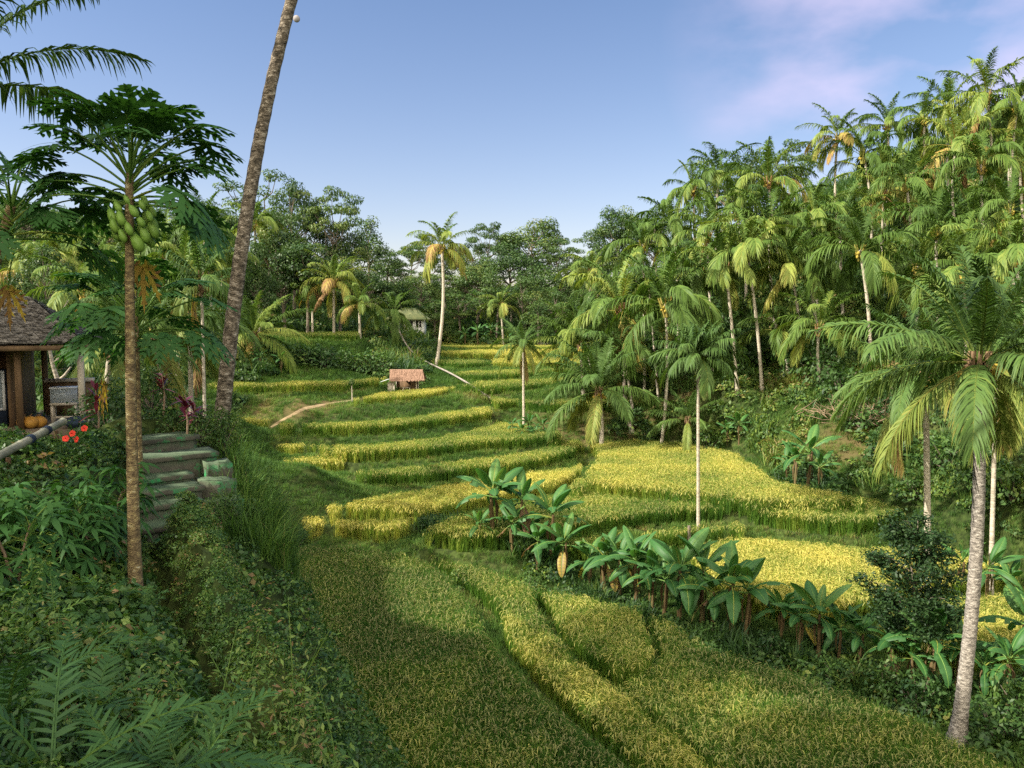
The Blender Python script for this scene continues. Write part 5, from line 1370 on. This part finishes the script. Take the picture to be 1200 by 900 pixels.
# ---------------- thatched field hut
D1 = 80.0; sc = F / D1
G = at(472, 457, D1); G[2] = min(G[2], float(ground(G[0], G[1])) + .05)
fh = thing("thatched_hut", "small open hut with reddish thatched roof on the terraces", "hut", tuple(G))
U = lambda px: (px - 472) / sc
V = lambda py: (457 - py) / sc
for px, y in ((462, 0), (488, 0), (462, 1.6), (488, 1.6)):
    mb = MB(); tube(mb, [(U(px), y, -.15), (U(px), y, V(439.5) + y * .22)], .06, 7); link("post", mb.mesh("post", M_pale), fh)
mb = MB(); r = np.random.default_rng(4)
e0, e1, rgl, rgr = np.array([U(457.5), -.55, V(441.5)]), np.array([U(498.5), -.55, V(440.5)]), np.array([U(455), 1.1, V(429)]), np.array([U(494), 1.1, V(429)])
bk0, bk1 = np.array([U(457.5), 2.4, V(441)]), np.array([U(497), 2.4, V(441)])
for a, b, c_, d_ in ((e0, e1, rgr, rgl), (bk1, bk0, rgl, rgr)):
    n_ = 70
    for k in range(7):
        f0, f1 = k / 7, min(1, (k + 1.6) / 7)
        u = np.linspace(0, 1, n_)
        p0 = (a + (d_ - a) * f0)[None] * (1 - u[:, None]) + (b + (c_ - b) * f0)[None] * u[:, None]
        p1 = (a + (d_ - a) * f1)[None] * (1 - u[:, None]) + (b + (c_ - b) * f1)[None] * u[:, None]
        p0 = p0 + np.array([0, 0, 1]) * (.07 + r.normal(0, .03, n_))[:, None] - (d_ - a)[None] * r.uniform(0, .09, n_)[:, None]
        v = np.concatenate([p0, p1, p0 - np.array([0, 0, .09])]); i = np.arange(n_ - 1)
        mb.add(v, np.concatenate([np.stack([i, i + 1, i + 1 + n_, i + n_], 1), np.stack([i + 2 * n_, i + 1 + 2 * n_, i + 1, i], 1)]))
link("roof", mb.mesh("thatch", M_thatch), fh)
mb = MB()
for i in range(8): box(mb, (U(454.2) + i * .085, .04, -.1), (U(454.2) + i * .085 + .078, .075, V(443.5)))
link("plank_wall", mb.mesh("plank_wall", M_pale), fh)
mb = MB(); box(mb, (U(462), 1.66, -.1), (U(488), 1.7, V(441))); link("back_wall", mb.mesh("back_wall", M_plank), fh)
mb = MB(); Mx = Matrix.Translation((U(446), -.3, V(443.2))) @ Matrix.Rotation(-.32, 4, 'Y')
for i in range(6): box(mb, (0, i * .18, .012 * (i % 2)), (1.0, i * .18 + .178, .02 + .012 * (i % 2)), M=Mx)
link("lean_to_sheet", mb.mesh("lean_to_sheet", M_metal), fh)
M_red_w = surf_mat("reddish_wood", [(0.3, (0.22, 0.08, 0.05)), (0.7, (0.40, 0.17, 0.11))], 3)
def bench(px, y, w, h, lb, m, dep=.35, nm="bench"):
    b_ = thing(nm, lb, nm, (G[0] + U(px), G[1] + y, G[2]))
    mb = MB(); box(mb, (-w / 2, -dep / 2, h - .05), (w / 2, dep / 2, h)); link("top" if nm == "table" else "seat", mb.mesh("seat", m), b_)
    for ax in (-w / 2 + .05, w / 2 - .05):
        for ay in (-dep / 2 + .05, dep / 2 - .05):
            mb = MB(); box(mb, (ax - .035, ay - .035, -.1), (ax + .035, ay + .035, h - .052)); link("leg", mb.mesh("leg", m), b_)
bench(476, .35, .75, .62, "small wooden table inside the thatched hut", M_pale, .5, "table")
bench(470, .75, .5, .45, "reddish bench left of the table in the thatched hut", M_red_w)
bench(482.5, .8, .5, .5, "reddish bench right of the table in the thatched hut", M_red_w)

# ---------------- white house in the trees
D2 = 128.0; s2 = F / D2
G2 = at(482, 388, D2); g2 = float(ground(G2[0], G2[1]))
hs_ = thing("white_house", "white house with mossy green roof among the trees", "house", tuple(G2))
w0, w1, hh = -3.4, 1.9, (388 - 373.5) / s2
mb = MB(); box(mb, (w0, 0, min(-.3, g2 - G2[2] - .3)), (w1, 4.5, hh)); link("wall", mb.mesh("wall", M_white), hs_)
for a, b, z0, z1 in ((-.75, -.3, .75, 1.6), (-.2, .25, .75, 1.6), (.75, 1.15, .6, 1.65), (1.3, 1.6, .6, 1.65)):
    mb = MB()
    for lo, hi in (((a - .05, -.05, z0 - .05), (b + .05, -.004, z0 - .002)), ((a - .05, -.05, z1 + .002), (b + .05, -.004, z1 + .05)), ((a - .05, -.05, z0), (a - .002, -.004, z1)), ((b + .002, -.05, z0), (b + .05, -.004, z1))): box(mb, lo, hi)
    f_ = link("window", mb.mesh("window_frame", M_white), hs_)
    mb = MB(); box(mb, (a, -.03, z0), (b, -.006, z1)); link("pane", mb.mesh("pane", M_dark), f_)
mb = MB(); box(mb, (-1.9, -.03, 0), (-1.15, -.004, 1.75)); link("door", mb.mesh("door", M_dark), hs_)
mb = MB()
zr2 = (388 - 361) / s2
E = [(w0 - .7, -.9, hh - .05), (w1 + .7, -.9, hh - .05), (w1 + .7, 5.2, hh - .05), (w0 - .7, 5.2, hh - .05), (w0 + 1.6, 2.1, zr2), (w1 - 1.4, 2.1, zr2)]
lo_ = [(x, y, z - .12) for x, y, z in E[:4]]
mb.add(E + lo_, [[0, 1, 5, 4], [2, 3, 4, 5], [0, 6, 7, 1], [1, 7, 8, 2], [2, 8, 9, 3], [3, 9, 6, 0], [9, 8, 7, 6]])
mb.add(E, [[1, 2, 5], [3, 0, 4]])
link("roof", mb.mesh("house_roof", M_green), hs_)

# moon
Mp = at(347.5, 22, 3000)
mb = MB(); ellipsoid(mb, (0, 0, 0), (12.5, 12.5, 12.5), 24, 16)
mo = link("moon", mb.mesh("moon", M_moon, True), None, tuple(Mp)); tag(mo, "small pale daytime moon in the blue sky beside the leaning trunk", "moon")

# ---------------- plants of the near slope
def fern(px, py, d, L, nf, label, group="ferns at the lower left", ll=.17, n=21, pitch=(74, 20), w=.0105):
    Bp = gpt(px, py, d)
    t = thing("fern", label, "fern", tuple(Bp), 0, group)
    for i in range(nf):
        r = np.random.default_rng(int(px * 7 + i))
        mb = MB(); frond(mb, r, L * r.uniform(.75, 1.1), r.uniform(pitch[1], pitch[0]), r.uniform(35, 75), n, ll, .15, w, r.uniform(.2, .6), (0, 0, .02), 0, 4, .14, .12, .007, .05, 0, r.normal(0, .2), 66, 40)
        o = link("frond", mb.mesh("fern_frond", M_fern), t); o.rotation_euler.z = i * 2.399 + px
    return t
for a in [(60,905,3.7,.9,7,"large teal fern at the lower left corner"),(150,905,3.9,.75,6,"large fern right of the corner fern"),(10,860,4.4,.8,7,"fern cut by the left edge near the bottom"),(215,885,4.2,.8,6,"fern with a raised frond left of the ditch"),(110,835,5.2,.55,7,"small fern on the near slope above the corner ferns")]: fern(*a)
for a in [(120,700,8.0,.5,7,"little fern on the slope below the papaya trunk"),(165,700,8.2,.4,6,"tiny fern right at the papaya foot"),(60,735,7,.5,7,"little fern on the slope by the left edge"),(95,770,6.4,.45,7,"little fern halfway down the near slope"),(160,760,6.8,.4,6,"little fern near the ditch edge")]: fern(*a, group="small ferns on the slope", ll=.1, n=16, w=.008)

def weed_mesh(seed, h, n, size, m, spread=.16, aspect=.45, tint=.45):
    r = np.random.default_rng(seed); fo, stm = MB(), MB()
    for s_ in range(3):
        a = r.uniform(0, 6.28); top = np.array([spread * 1.6 * math.cos(a), spread * 1.6 * math.sin(a), h * r.uniform(.7, 1.05)])
        mid = top * np.array([.3, .3, .55])
        tube(stm, [(0, 0, -.03), mid, top], [.007, .005, .002], 5, .55, cap=False)
        k = n // 3
        f = r.uniform(.15, 1.02, k)
        C = (2 * f * (1 - f))[:, None] * mid + (f ** 2)[:, None] * top + r.normal(0, 1, (k, 3)) * np.array([spread * .5, spread * .5, .03])
        leaves(fo, C, np.column_stack([r.normal(0, .5, (k, 2)), np.ones(k)]), size * r.uniform(.5, 1.3, k) * (1.2 - .5 * f), np.clip(r.normal(tint, .12, k), 0, .9), aspect, r=r)
    return fo.mesh("weed_leaves", m), stm.mesh("weed_stem", M_cover)
WEEDS = [weed_mesh(1300 + i, .75, 96, .10, M_cover) for i in range(3)] + [weed_mesh(1310 + i, 1.0, 120, .085, M_cover, .2, .35, .74) for i in range(2)]
def weed(px, py, d, s, label, v=None, group=None, name="weed"):
    t = thing(name, label, "weed" if name == "weed" else name.replace("_", " "), tuple(gpt(px, py, d)), 0, group)
    fo, stm = WEEDS[nrand.integers(0, 5) if v is None else v]
    rz = nrand.uniform(0, 6.28)
    for nm, me in (("foliage", fo), ("stem", stm)):
        o = link(nm, me, t); o.scale = (s, s, s); o.rotation_euler.z = rz
WG = "tall weeds at the lower left"
for a in [(285,880,5.6,.75,"leafy weed right at the mouth of the ditch"),(318,860,6.2,.8,"leafy weed on the ridge end right of the ditch"),(345,850,6.6,.9,"taller weed with curling stem on the ridge end"),(372,880,5.8,.8,"bright weed sticking up before the dark rice field"),(398,895,5.4,.75,"rightmost weed before the dark rice field"),
          (330,895,5.2,.7,"weed at the bottom edge below the ridge end"),(255,900,4.8,.7,"weed at the bottom edge left of the ditch mouth"),(300,820,7.2,.6,"weed low on the ridge, right side"),(338,790,8.0,.7,"weed hanging over the dark rice field edge")]: weed(a[0], a[1], a[2], a[3] * 1.25, a[4], v=3 + int(a[0]) % 2, group=WG)
for a in [(40,720,7.2,.8,"weed with brown stems on the slope by the left edge"),(25,790,5.8,.8,"weed on the slope above the left corner fern"),(70,800,6.0,.7,"weed on the slope between two small ferns"),(130,800,6.0,.6,"weed on the slope near the middle of the ditch"),(190,830,5.6,.6,"weed leaning toward the ditch")]: weed(*a, group="weeds on the near slope")

# cassava like bushes below the hut
def cassava(px, py, d, h, label):
    Bp = gpt(px, py, d); t = thing("cassava_plant", label, "plant", tuple(Bp), 0, "dark leaved plants below the hut")
    r = np.random.default_rng(int(px * 3 + py)); stm = MB()
    for s_ in range(3):
        a = r.uniform(0, 6.28); tp = np.array([.22 * math.cos(a), .22 * math.sin(a), h * r.uniform(.75, 1.0)])
        tube(stm, [(0, 0, -.05), tp * np.array([.4, .4, .5]), tp], [.018, .014, .007], 6, cap=False)
        for i in range(13):
            f = .35 + .65 * (i + .5) / 13
            o = link("leaf", CASS[min(3, int((1 - f) / .65 * 4))], t, tuple(tp * f)); o.rotation_euler = (r.normal(0, .15), r.normal(0, .15), i * 2.399 + a)
            q = r.uniform(1.0, 1.5); o.scale = (q, q, q)
    link("stem", stm.mesh("cassava_stem", M_twig), t)
for a in [(35,645,9.0,.45,"dark leaved plant by the left edge below the bamboo pole"),(75,660,8.8,.42,"dark leaved plant below the bamboo pole, centre"),(112,645,9.2,.75,"dark leaved plant left of the ringed papaya trunk"),(20,700,7.6,.8,"low dark leaved plant at the left edge"),(130,620,10.2,.7,"dark leaved plant behind the ringed papaya trunk, left")]: cassava(*a)

# hibiscus with red flowers
hb = gpt(92, 540, 11.6); t = thing("hibiscus", "hibiscus bush with red flowers before the hut", "bush", tuple(hb))
fo, stm = WEEDS[0]
for k in range(3):
    for nm, me in (("foliage", fo), ("stem", stm)):
        o = link(nm, me, t, (.22 * (k - 1), .1 * k, 0)); o.scale = (.8, .8, .75); o.rotation_euler.z = k * 2.0
def flower_mesh():
    mb = MB()
    for i in range(5):
        a = i * 1.2566; q = np.linspace(0, 1, 4)
        c_ = np.array([math.cos(a), math.sin(a), 0]); sd_ = np.array([-math.sin(a), math.cos(a), 0])
        pts = c_ * (.055 * q)[:, None] + np.array([0, 0, 1]) * (.03 * q - .025 * q ** 2)[:, None]
        ribbons(mb, pts[None], (sd_ * np.array([.008, .026, .032, .012])[:, None])[None])
    tube(mb, [(0, 0, 0), (0, 0, .07)], [.005, .007], 5)
    return mb.mesh("flower", M_hib)
FL = flower_mesh()
for px, py, d in ((77, 514, 11.3), (85, 508, 11.2), (90, 515, 11.2), (99, 502, 11.3)):
    o = link("flower", FL, t, tuple(at(px, py, d) - hb)); o.rotation_euler = (1.2, nrand.normal(0, .4), nrand.normal(0, .5)); o.scale = (.85,) * 3

# red cordylines near the leaning trunk
def cordyline(px, py, d, h, label):
    Bp = gpt(px, py, d); t = thing("red_cordyline", label, "plant", tuple(Bp), 0, "red leaved plants by the leaning trunk")
    r = np.random.default_rng(int(px)); mb, stm = MB(), MB()
    tube(stm, [(0, 0, -.05), (.03, .02, h * .5), (0, 0, h)], [.022, .018, .012], 6)
    n = 22; az = r.uniform(0, 6.28, n); e = r.uniform(-.2, 1.3, n); L = r.uniform(.22, .38, n); q = np.linspace(0, 1, 4)
    D = np.column_stack([np.cos(e) * np.cos(az), np.cos(e) * np.sin(az), np.sin(e)])
    pts = np.column_stack([np.zeros((n, 2)), r.uniform(h * .55, h, n)])[:, None] + D[:, None] * (L[:, None, None] * q[None, :, None]) - np.array([0, 0, 1.]) * (.25 * L[:, None, None] * q[None, :, None] ** 2)
    S = np.column_stack([-np.sin(az), np.cos(az), np.zeros(n)])
    ribbons(mb, pts, S[:, None] * (np.array([.01, .035, .035, .003])[None, :, None]), np.clip(r.normal(.5, .3, n), 0, 1))
    link("leaves", mb.mesh("cordyline_leaves", M_red), t); link("stem", stm.mesh("cordyline_stem", M_twig), t)
for a in [(218,505,14.6,1.0,"red leaved cordyline left of the leaning trunk, taller"),(228,500,15.0,.75,"red leaved cordyline right next to the leaning trunk"),(192,505,15.2,.8,"purple red cordyline behind the ringed papaya trunk"),(114,505,14.5,1.15,"dark red cordyline right of the hut post")]: cordyline(*a)
for a in [(262,500,15.4,.5,.8,"brownish shrub around the foot of the leaning trunk"),(180,515,15.5,.6,.9,"dense shrub left of the top of the steps"),(235,520,15,.5,.6,"shrub between the steps and the leaning trunk"),(285,575,13.2,.45,.6,"shrub in the tall grass right of the steps"),(262,590,12.4,.4,.5,"shrub right beside the mossy steps"),(130,510,15.5,.8,1.0,"shrub right of the hut"),(150,500,17,.9,1.1,"taller shrub behind the hut, right")]: shrub(*a, fine=True)
# shrub with big dark leaves on the ridge flank
bg_ = gpt(312, 712, 9.6); t = thing("broad_leaf_shrub", "shrub with broad dark leaves beside the dark rice field edge", "shrub", tuple(bg_))
fo, stm = weed_mesh(1350, .75, 110, .17, M_papaya, .28, .6, .3)
link("foliage", fo, t); link("stem", stm, t)

# tall grass on the flank right of the steps
TG = [src("grass_tuft", grass_tuft(1400 + i, 60, .95, .13, M_grass, .0065)) for i in range(3)]
PG = []
for px, py, d, n_ in [(318,560,15.5,9),(300,545,15,9),(312,585,14.5,9),(285,560,14.5,7),(325,600,14,7),(300,610,13.2,7),(280,590,13.4,6),(315,635,12.8,5),(285,640,12.2,4),(330,530,16.5,6)]:
    for _ in range(n_):
        q = gpt(px + nrand.normal(0, 12), py, d + nrand.normal(0, .35)); PG.append(q)
PG = np.array(PG); n = len(PG)
scatter("tall_grass", PG, np.column_stack([nrand.normal(0, .15, (n, 2)), nrand.uniform(0, 6.28, n)]), nrand.uniform(.6, 1.25, n), nrand.integers(0, 3, n), nrand.uniform(-.05, .2, n), TG, "tall arching grass on the flank right of the mossy steps", "grass")

# dry brush on the right slope
db = gpt(1012, 492, 55); DBL = ("dry_brush", "heap of bare brown brushwood on the right slope left of the big palm", "brushwood", tuple(db))
r = np.random.default_rng(8); mb = MB()
for i in range(260):
    c0 = r.normal(0, 1, 3) * np.array([1.7, 1.2, .2]) + np.array([0, 0, .3]); e = r.uniform(0, 6.28)
    dv = np.array([math.cos(e), math.sin(e), r.uniform(-.2, 1.1)]) * r.uniform(.6, 1.5)
    tube(mb, [c0, c0 + dv * .5 + r.normal(0, .12, 3), c0 + dv], [.022, .016, .006], 4, cap=False)
tag(link("dry_brush", mb.mesh("brush_twigs", M_twig), None, tuple(db)), DBL[1], "brushwood", kind="stuff")
# little tree at the path, post by the thin palm, bare branches behind the hut
tb = gpt(413, 474, 72.5); t = thing("sapling", "thin sapling with small round crown at the top of the dirt path", "tree", tuple(tb))
tp = at(412, 447, 72.5) - tb; tk, cr = MB(), MB()
tube(tk, [(0, 0, -.1), tp * np.array([.5, .5, .5]), tp], [.07, .05, .03], 6)
rr_ = np.random.default_rng(2); v = nrm(rr_.normal(size=(160, 3))) * rr_.uniform(.2, 1, (160, 1)) ** .5
leaves(cr, tp + v * np.array([.32, .32, .4]), v + np.array([0, 0, .5]), rr_.uniform(.1, .2, 160), np.clip(rr_.normal(.4, .1, 160), 0, 1), .5, r=rr_)
link("trunk", tk.mesh("sapling_trunk", M_barkp), t); link("crown", cr.mesh("sapling_crown", M_tree), t)
wp = gpt(807, 648, 42.5); mb = MB(); tube(mb, [(0, 0, -.2), (.02, 0, .6), (.0, .02, 1.15)], [.10, .09, .085], 9)
o = link("wooden_post", mb.mesh("wooden_post", M_wood), None, tuple(wp)); tag(o, "short dark wooden post left of the thin palm trunk", "post")
bt = gpt(66, 480, 20.5); t = thing("bare_tree", "bare pale branched tree behind the hut rail", "tree", tuple(bt)); mb = MB()
rel = lambda px, py, d=20.5: at(px, py, d) - bt
tube(mb, [(0, 0, -.1), rel(68, 447), rel(62, 428), rel(57, 405), rel(60, 385)], [.07, .06, .05, .04, .03], 7)
tube(mb, [rel(68, 447), rel(76, 440), rel(83, 430)], [.05, .04, .02], 6)
tube(mb, [rel(62, 428), rel(70, 418), rel(73, 408)], [.035, .03, .02], 6)
tube(mb, [rel(60, 385), rel(52, 372), rel(46, 365)], [.03, .025, .012], 6); tube(mb, [rel(60, 385), rel(68, 372), rel(80, 352)], [.03, .02, .01], 6)
link("branches", mb.mesh("bare_branches", M_barkp), t)

# ------------------------------------------------------------------ light, sky, render
SUN_EL, SUN_AZ = 38.0, -110.0      # azimuth clockwise from +Y (the view direction)
sd = bpy.data.lights.new("sun", 'SUN')
sd.energy = 3.9; sd.angle = R(0.5); sd.color = (1.0, 0.93, 0.80)
so = bpy.data.objects.new("sun", sd); COL.objects.link(so)
v = Vector((math.sin(R(SUN_AZ)) * math.cos(R(SUN_EL)), math.cos(R(SUN_AZ)) * math.cos(R(SUN_EL)), math.sin(R(SUN_EL))))
so.rotation_euler = v.to_track_quat('Z', 'Y').to_euler()
w = bpy.data.worlds.new("World"); scene.world = w; w.use_nodes = True
ns, ls = w.node_tree.nodes, w.node_tree.links
ns.clear()
sky = ns.new("ShaderNodeTexSky"); sky.sky_type = 'NISHITA'; sky.sun_disc = False
sky.sun_elevation = R(SUN_EL); sky.sun_rotation = R(SUN_AZ)
sky.air_density = 1.0; sky.dust_density = 0.6; sky.ozone_density = 2.5
tc = ns.new("ShaderNodeTexCoord")
# thin rosy clouds high on the right
mp = ns.new("ShaderNodeMapping"); mp.inputs["Scale"].default_value = (4.5, 4.5, 9); ls.new(tc.outputs["Generated"], mp.inputs[0])
nz = ns.new("ShaderNodeTexNoise"); nz.inputs["Scale"].default_value = 1.4; nz.inputs["Detail"].default_value = 6; ls.new(mp.outputs[0], nz.inputs[0])
cr = ramp_node(ns, [(0.38, (0, 0, 0)), (0.7, (0.55, 0.55, 0.55))]); ls.new(nz.outputs["Fac"], cr.inputs[0])
dt = ns.new("ShaderNodeVectorMath"); dt.operation = 'DOT_PRODUCT'; ls.new(tc.outputs["Generated"], dt.inputs[0])
cd = ray(1075, 30); cd = cd / np.linalg.norm(cd); dt.inputs[1].default_value = tuple(cd)
cr2 = ramp_node(ns, [(0.965, (0, 0, 0)), (0.997, (1, 1, 1))]); ls.new(dt.outputs["Value"], cr2.inputs[0])
mm = math_node(ns, ls, 'MULTIPLY', cr.outputs[0], cr2.outputs[0])
mx = ns.new("ShaderNodeMix"); mx.data_type = 'RGBA'; ls.new(mm, mx.inputs[0])
hs = ns.new("ShaderNodeHueSaturation"); hs.inputs["Saturation"].default_value = 1.0; ls.new(sky.outputs[0], hs.inputs["Color"])
tn = ns.new("ShaderNodeMix"); tn.data_type = 'RGBA'; tn.blend_type = 'MULTIPLY'; tn.inputs[0].default_value = 1
ls.new(hs.outputs[0], tn.inputs[6])
sz = ns.new("ShaderNodeSeparateXYZ"); ls.new(tc.outputs["Generated"], sz.inputs[0])
hz = ramp_node(ns, [(0.0, (0.60, 0.465, 0.43)), (0.1, (0.56, 0.465, 0.455)), (0.36, (0.45, 0.435, 0.465)), (0.5, (0.62, 0.60, 0.66)), (0.8, (0.8, 0.8, 0.82))]); ls.new(sz.outputs["Z"], hz.inputs[0])
ls.new(hz.outputs[0], tn.inputs[7])
# unseen warm glow added to the sky behind the viewpoint as fill light
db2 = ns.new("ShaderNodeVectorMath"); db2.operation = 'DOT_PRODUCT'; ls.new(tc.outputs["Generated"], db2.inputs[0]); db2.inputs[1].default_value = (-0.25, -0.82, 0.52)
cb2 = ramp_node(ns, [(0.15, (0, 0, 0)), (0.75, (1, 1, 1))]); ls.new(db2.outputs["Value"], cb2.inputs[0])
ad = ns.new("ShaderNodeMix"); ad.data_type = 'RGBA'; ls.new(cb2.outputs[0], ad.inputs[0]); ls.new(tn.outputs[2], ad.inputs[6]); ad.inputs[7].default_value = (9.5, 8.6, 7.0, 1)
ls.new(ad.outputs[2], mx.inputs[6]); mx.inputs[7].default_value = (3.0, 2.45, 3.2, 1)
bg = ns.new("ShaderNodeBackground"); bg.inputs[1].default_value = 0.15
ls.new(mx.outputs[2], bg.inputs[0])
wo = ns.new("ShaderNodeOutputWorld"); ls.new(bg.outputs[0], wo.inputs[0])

scene.view_settings.view_transform = 'Standard'
scene.view_settings.look = 'None'
scene.view_settings.gamma = 1
scene.view_settings.exposure = 1.33
scene.render.engine = 'CYCLES'
c = scene.cycles
c.use_denoising = False
try: c.denoiser = 'OPENIMAGEDENOISE'
except Exception: pass
c.max_bounces = 6; c.diffuse_bounces = 3; c.glossy_bounces = 2; c.transmission_bounces = 4; c.transparent_max_bounces = 4
c.sample_clamp_indirect = 6
c.use_adaptive_sampling = True
c.adaptive_threshold = 0.01
